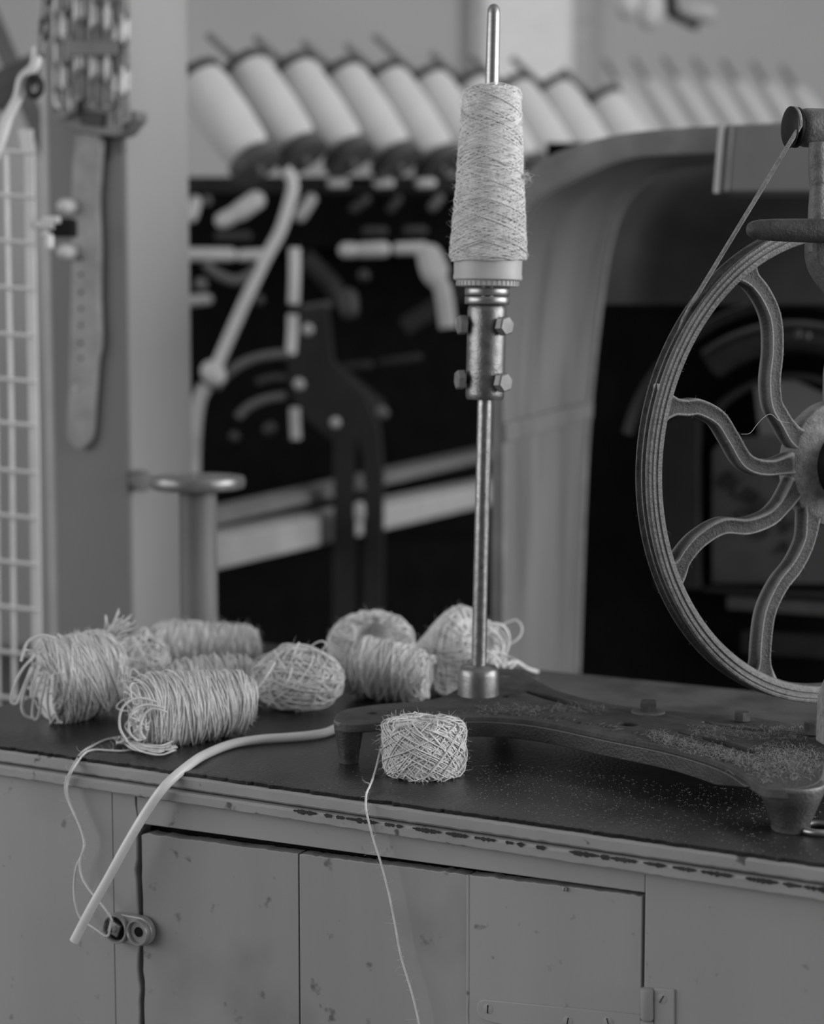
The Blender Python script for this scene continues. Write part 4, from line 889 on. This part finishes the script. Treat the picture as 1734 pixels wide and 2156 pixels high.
for a in [(423, 598, 423, 599, 14, M_G80), (733, 628, 735, 652, 21, M_G50), (765, 580, 766, 581, 13, M_DIM), (545, 630, 546, 632, 11, M_G50), (648, 693, 648, 694, 12, M_G130), (629, 808, 630, 809, 12, M_G130), (706, 889, 706, 890, 11, M_G130), (803, 866, 806, 870, 13, M_G80), (757, 1024, 757, 1026, 11, M_G80), (757, 1066, 757, 1088, 11, M_G130), (493, 918, 494, 919, 11, M_G50), (565, 905, 569, 900, 13, M_DIM)]: caps(*a[:5], 3.30, a[5], 'bolt_head')
for P, r, m, nm in [([(432, 552), (450, 572), (490, 590), (520, 582), (545, 560)], 11, M_G80, 'thread_loop'),
                    ([(455, 815), (480, 785), (520, 760), (565, 748), (612, 744)], 10, M_G80, 'pulley_rim'), ([(500, 878), (525, 855), (560, 840), (600, 833)], 9, M_G80, 'pulley_rim'), ([(540, 805), (570, 796), (602, 795)], 8, M_G50, 'pulley_rim'),
                    ([(600, 358), (612, 372), (616, 395), (608, 430), (588, 490), (558, 545), (520, 625), (480, 715), (450, 785)], 13, M_PALE, 'lever'), ([(434, 812), (420, 838), (412, 880), (408, 940), (406, 1010)], 15, M_G130, 'lever_tail'),
                    ([(620, 522), (620, 580), (618, 640)], 12, M_PALE, 'upright_rod'), ([(616, 662), (615, 700), (612, 745)], 11, M_PALE, 'upright_rod'), ([(620, 858), (621, 890), (623, 925)], 11, M_G130, 'upright_rod'),
                    ([(893, 525), (905, 575), (928, 600), (937, 640), (943, 690)], 19, M_PALE, 'hanging_sliver')]:
    mb = MB(); Pn = spline([W(x, y, 3.38) for x, y in P], 6); mb.add(*tube(Pn, r * pxm(3.38), 10)); build(nm, mb, m, sf)
caps(446, 782, 452, 790, 24, 3.37, M_PALE, 'lever_knob'); caps(905, 540, 918, 570, 26, 3.40, M_PALE, 'hanging_sliver')
mb = MB(); mb.add(*prism([W(x, y, 3.45) for x, y in ((612, 650), (690, 642), (702, 760), (770, 830), (800, 900), (808, 1000), (806, 1400), (764, 1400), (764, 960), (748, 920), (748, 1400), (700, 1400), (702, 930), (640, 880), (612, 830), (605, 760))], (0, 1, 0), .05)); build('side_casting', mb, mat('side_casting_black', .022, .55, spec=.3), sf, bevel=.004)
for P in [[(640, 540), (700, 600), (720, 640)], [(700, 780), (800, 860)], [(850, 690), (990, 600)]]:
    mb = MB(); mb.add(*tube([W(x, y, 4.0) for x, y in P], .02, 8)); build('brace', mb, M_FRAME, sf)
# pale rails running away to the right
def rail(x0, y0, Y0, x1, y1, h, m, name, tilt=.03):
    d = unit(np.array([1333 / 3900., 1.0, 0])); P0 = W(x0, y0, Y0)
    k = (x1 - 867) / FPX; t = (k * P0[1] - P0[0]) / (d[0] - k * d[1]); P1 = P0 + d * t
    P1[2] = W(x1, y1, P1[1])[2]
    s = np.array([d[1], -d[0], 0]); mb = MB(); V = []
    for p in (P0, P1):
        V += [p - Z3 * h, p - Z3 * h - s * .02 - N1 * 0 + np.array([0, .04, 0]), p + np.array([0, .05, 0]) + s * -.02 + Z3 * tilt * .3, p]
    mb.add(V, [(0, 1, 2, 3), (7, 6, 5, 4), (0, 4, 5, 1), (1, 5, 6, 2), (2, 6, 7, 3), (3, 7, 4, 0)]); build(name, mb, m, sf, bevel=.003)
rail(380, 1100, 2.95, 1060, 944, .020, M_G80 if False else mat('floor_rail_grey', .22, .5), 'base_rail')
rail(380, 1150, 2.90, 1060, 1012, .052, M_PALE, 'base_plank')
# bobbins on the frame
PX = [(322, 172), (415, 162), (512, 142), (612, 148), (712, 158), (803, 164), (890, 172), (982, 182), (1068, 190), (1152, 192), (1258, 216)]
names_ = ['mostly hidden behind the post', 'leftmost bobbin in the gap beside the post', 'second bobbin from the post', 'third bobbin from the post', 'fourth bobbin from the post', 'fifth bobbin from the post', 'sixth bobbin from the post', 'bobbin just left of the tall yarn cone', 'bobbin hidden behind the top of the yarn cone', 'bobbin just right of the yarn cone', 'rightmost bobbin above the curved guard']
for i, (x, y) in enumerate(PX):
    if i == 0: continue
    Y_ = 3.40 + i * .085; s_ = 3.9 / 3.9
    T_ = W(x, y, Y_ + .03); Bt = W(x + 118, y + 176, Y_ - .03); ax = unit(Bt - T_); L_ = np.linalg.norm(Bt - T_); R_ = 49 * pxm(Y_)
    b = thing('yarn_bobbin', 'blurred tilted bobbin of pale yarn, %s' % names_[i], 'bobbin', Bt, 'bobbins on the spinning frame')
    mb = MB(); mb.add(*lathe(T_, ax, [(R_ * .6, .004), (R_ * 1.0, .010), (R_ * 1.10, .03), (R_ * 1.14, L_ * .5), (R_ * 1.05, L_ - .03), (R_ * .8, L_ - .006)], 28)); build('yarn', mb, M_WOOL, b)
    for h, r, t_ in ((-.006, 1.14, .010), (L_ - .006, 1.14, .026)):
        mb = MB(); mb.add(*lathe(T_ + ax * h, ax, [(.001, 0), (R_ * r * .97, 0), (R_ * r, .002), (R_ * r, t_ - .002), (R_ * r * .9, t_), (.001, t_)], 28)); build('flange', mb, M_FLANGE, b)
    mb = MB(); mb.add(*tube([W(x - 75 + (0 if i != 6 else -28), y - 70 + (0 if i != 6 else -28), Y_ + .04), T_, Bt + ax * .03], .0075, 8)); build('spindle_rod', mb, M_ROD, b)
# far rack of bobbins at the upper right
FR = [(1300, 170), (1362, 168), (1425, 166), (1488, 168), (1550, 172), (1612, 176), (1674, 184)]
ordn = ['first', 'second', 'third', 'fourth', 'fifth', 'sixth', 'last']
for i, (x, y) in enumerate(FR):
    Y_ = 5.8; T_ = W(x, y, Y_); Bt = W(x + 150, y + 230, Y_ - .1); ax = unit(Bt - T_); L_ = np.linalg.norm(Bt - T_); R_ = 23 * pxm(Y_)
    b = thing('far_bobbin', 'faint slanting far bobbin above the curved guard, %s of seven from the left' % ordn[i], 'bobbin', Bt, 'far bobbins at the upper right')
    mb = MB(); mb.add(*lathe(T_, ax, [(R_ * .3, 0), (R_ * .8, .02), (R_, .08), (R_, L_)], 20, True)); build('yarn', mb, mat('far_bobbin_yarn', .56, .95, var=.03), b)
    mb = MB(); mb.add(*tube([T_ - ax * .08, T_ + ax * .05], .008, 8)); build('spindle_rod', mb, M_ROD, b)
# ceiling fitting, blurred
hf = thing('hanging_fitting', 'blurred hanging fitting with pale round ends at the upper right', 'fitting', W(1380, 30, 5.0))
for a in [(1322, 15, 1325, 8, 24, M_WOOL), (1372, 12, 1368, 36, 25, M_WOOL), (1455, 25, 1490, 30, 18, M_PIPE)]:
    mb = MB(); mb.add(*capsule(W(a[0], a[1], 5.0), W(a[2], a[3], 5.0), a[4] * pxm(5.0))); build('fitting_end', mb, a[5], hf)
mb = MB(); mb.add(*tube([W(1400, -120, 5.05), W(1415, 30, 5.05), W(1470, 54, 5.05)], .016, 8)); build('fitting_arm', mb, M_FRAME, hf)

# ================================================================== RIGHT: CURVED GUARD AND THE MACHINE INSIDE
ang = math.radians(24); HA = np.array([math.cos(ang), -math.sin(ang), 0]); HB = np.array([math.sin(ang), math.cos(ang), 0])
H0 = W(1058, 900, 2.35)
HBK = W(1240, 850, 2.35); 
def HL(x, y, d=0.0): return PL(x, y, H0 + HB * d, HB)
gd = thing('machine_guard', 'curved grey sheet metal guard arching over the dark machine opening', 'guard', HL(1060, 1500))
outer = [(1033, 1700), (1034, 1440), (1035, 1000), (1036, 760), (1042, 600), (1056, 480), (1078, 410), (1112, 362), (1150, 332), (1200, 310), (1270, 290), (1340, 278), (1430, 270), (1510, 265), (1734, 254), (2300, 228)]
inner = [(1058, 1700), (1058, 1440), (1059, 1000), (1060, 780), (1066, 640), (1080, 540), (1102, 480), (1134, 430), (1165, 404), (1205, 384), (1272, 352), (1340, 332), (1430, 325), (1510, 322), (1734, 312), (2300, 290)]
po = spline([HL(x, y) for x, y in outer], 5); pi_ = spline([HL(x, y) for x, y in inner], 5); n = len(po)
mb = MB(); V = np.concatenate([po, pi_, pi_ + HB * .012, po + HB * .012]); F = []
for i in range(n - 1):
    for a in range(4): b = (a + 1) % 4; F.append((a * n + i, a * n + i + 1, b * n + i + 1, b * n + i))
mb.add(V, F); build('guard_lip', mb, M_HOODLIP, gd, angle=50)
# depth of the curved side: from the lip back to the far edge
kx = (1240 - 867) / FPX; p = HL(1059, 850); tdep = (kx * p[1] - p[0]) / (HB[0] - kx * HB[1])
backp = [(1205, 1700), (1212, 1440), (1228, 1000), (1243, 800), (1256, 680), (1268, 590), (1280, 520), (1296, 462), (1312, 428), (1335, 398), (1372, 368), (1420, 350), (1490, 342), (1560, 338), (1760, 330), (2300, 312)]
pb = spline([HL(x, y, tdep) for x, y in backp], 5)
mb = MB(); V = np.concatenate([pi_, pi_ * .67 + pb * .33, pi_ * .33 + pb * .67, pb]); F = []
for a in range(3):
    for i in range(n - 1): F.append((a * n + i, (a + 1) * n + i, (a + 1) * n + i + 1, a * n + i + 1))
V2 = V + np.array([-.004, .0, .002]); mb.add(np.concatenate([V, V2]), F + [tuple(j + len(V) for j in f[::-1]) for f in F]); build('guard_side', mb, M_HOOD, gd, angle=50)
mb = MB(); mb.add(*tube(pb, .006, 10)); build('edge_bead', mb, M_HOODLIP, gd)
# riveted seam band on the side
def side_pt(i_y0, t):   # point on the side at lip pixel height
    a = HL(1059, i_y0); b_ = HL(1242 - (i_y0 - 900) * .03, i_y0 - 46, tdep); return a * (1 - t) + b_ * t
mb = MB(); off = unit(HA - HB * .1) * .005
P = [side_pt(890, 0), side_pt(890, 1), side_pt(925, 1), side_pt(932, 0)]; mb.add(*prism([q + off for q in P], -off / .005, .005)); build('seam_band', mb, M_HOOD, gd, bevel=.0015)
# sheet metal box on the guard
bx = thing('sheet_metal_box', 'grey sheet metal box fixed to the front of the curved guard', 'box', HL(1600, 400))
mb = MB(); P = [HL(x, y, -.10) for x, y in ((1503, 405), (1514, 263), (2050, 256), (2050, 405))]; mb.add(*prism(P, HB, .09)); build('box_body', mb, mat('box_sheet', .15, .5, var=.10, vscale=10), bx, bevel=.004)
mb = MB(); P = [HL(x, y, -.104) for x, y in ((1501, 406), (1513, 262), (1523, 262), (1511, 406))]; mb.add(*prism(P, HB, .006)); build('box_edge', mb, M_PIPE, bx)
mb = MB(); mb.add(*tube([HL(1540, 268, -.101), HL(1529, 402, -.101)], .002, 8)); build('box_seam', mb, M_HOODLIP, bx)
# the dark machine inside
im = thing('carding_machine', 'black round-cased machine half seen inside the curved guard', 'machine', HL(1600, 1500, tdep + .1))
def ibox(pts, d, t_, m, name, bev=.0): mb = MB(); mb.add(*prism([HL(x, y, d) for x, y in pts], HB, t_)); return build(name, mb, m, im, bevel=bev)
ibox([(1150, 1800), (1150, 300), (2300, 300), (2300, 1800)], tdep + .42, .02, M_VOID, 'rear_panel')
ibox([(1262, 640), (1300, 380), (1500, 330), (2200, 330), (2200, 640)], tdep + .06, .02, mat('upper_casing', .040, .55, var=.4, vscale=10), 'upper_casing')
ibox([(1230, 1800), (1236, 1000), (1262, 646), (2200, 646), (2200, 1800)], tdep + .16, .02, M_VOID, 'front_panel')
def ring(cx, cy, r, rt_, d, m, name, a0=0.0, a1=6.2832):
    c = HL(cx, cy, d); s = pxm(c[1]); t = np.linspace(a0, a1, 70); P = c + np.cos(t)[:, None] * HA * r * s + np.sin(t)[:, None] * Z3 * r * s
    mb = MB(); mb.add(*tube(P, rt_ * s, 10)); return build(name, mb, m, im)
ring(1665, 1010, 372, 12, tdep + .10, M_DIM, 'casing_ring', .5, 2.9); ring(1665, 1010, 300, 36, tdep + .12, mat('casing_band', .022, .5, var=.5, vscale=14), 'casing_ring', .9, 2.2); ring(1665, 1010, 218, 9, tdep + .12, M_DIM, 'casing_ring', 1.0, 2.4)
for x, y, r in ((1679, 705, 8), (1699, 708, 7)): mb = MB(); c = HL(x, y, tdep + .02); mb.add(*capsule(c, c + Z3 * .001, r * pxm(c[1]))); build('bolt_head', mb, M_MGREY, im)
ibox([(1600, 930), (1586, 808), (1650, 790), (1734, 830), (1780, 880), (1780, 935)], tdep + .12, .01, mat('sight_glass_panel', .15, .6, var=.1), 'pale_panel')
ibox([(1380, 1240), (1385, 930), (1400, 885), (1440, 870), (1465, 885), (1468, 1240)], tdep + .10, .03, M_DIM, 'side_column')
pl = ibox([(1497, 1230), (1497, 950), (1520, 925), (1640, 915), (1700, 945), (1780, 1010), (1780, 1230)], tdep + .115, .012, M_PLATE, 'name_plate', .002)
ibox([(1480, 1245), (1800, 1262), (1800, 1252), (1480, 1238)], tdep + .10, .02, M_DIM, 'plate_ledge')
ibox([(1530, 1258), (1800, 1275), (1800, 1300), (1530, 1282)], tdep + .09, .02, M_MGREY, 'lower_bar')
ibox([(1560, 1330), (1800, 1345), (1800, 1390), (1560, 1375)], tdep + .10, .02, M_FRAME, 'lower_bar')
for txt, x, y, sz in (('BURLIN', 1508, 1015, 40), ('CO  ML', 1538, 1092, 40), ('IN', 1606, 985, 30)):
    cu = bpy.data.curves.new('name_plate_text', 'FONT'); cu.body = txt; cu.size = sz * 1.35 * pxm(2.7); cu.extrude = .0008
    tmp = bpy.data.objects.new('tmp', cu); COL.objects.link(tmp); bpy.context.view_layer.update()
    me = bpy.data.meshes.new_from_object(tmp.evaluated_get(bpy.context.evaluated_depsgraph_get())); bpy.data.objects.remove(tmp)
    V = np.array([v.co[:] for v in me.vertices]); F = [tuple(pp_.vertices) for pp_ in me.polygons]
    o_ = HL(x, y, tdep + .113); th_ = math.radians(-36); ex = HA * math.cos(th_) + Z3 * math.sin(th_); ey = -HA * math.sin(th_) + Z3 * math.cos(th_)
    mb = MB(); mb.add(o_ + V[:, :1] * ex + V[:, 1:2] * ey - V[:, 2:3] * HB, F); build('plate_lettering', mb, M_LETTER, pl, smooth=False)
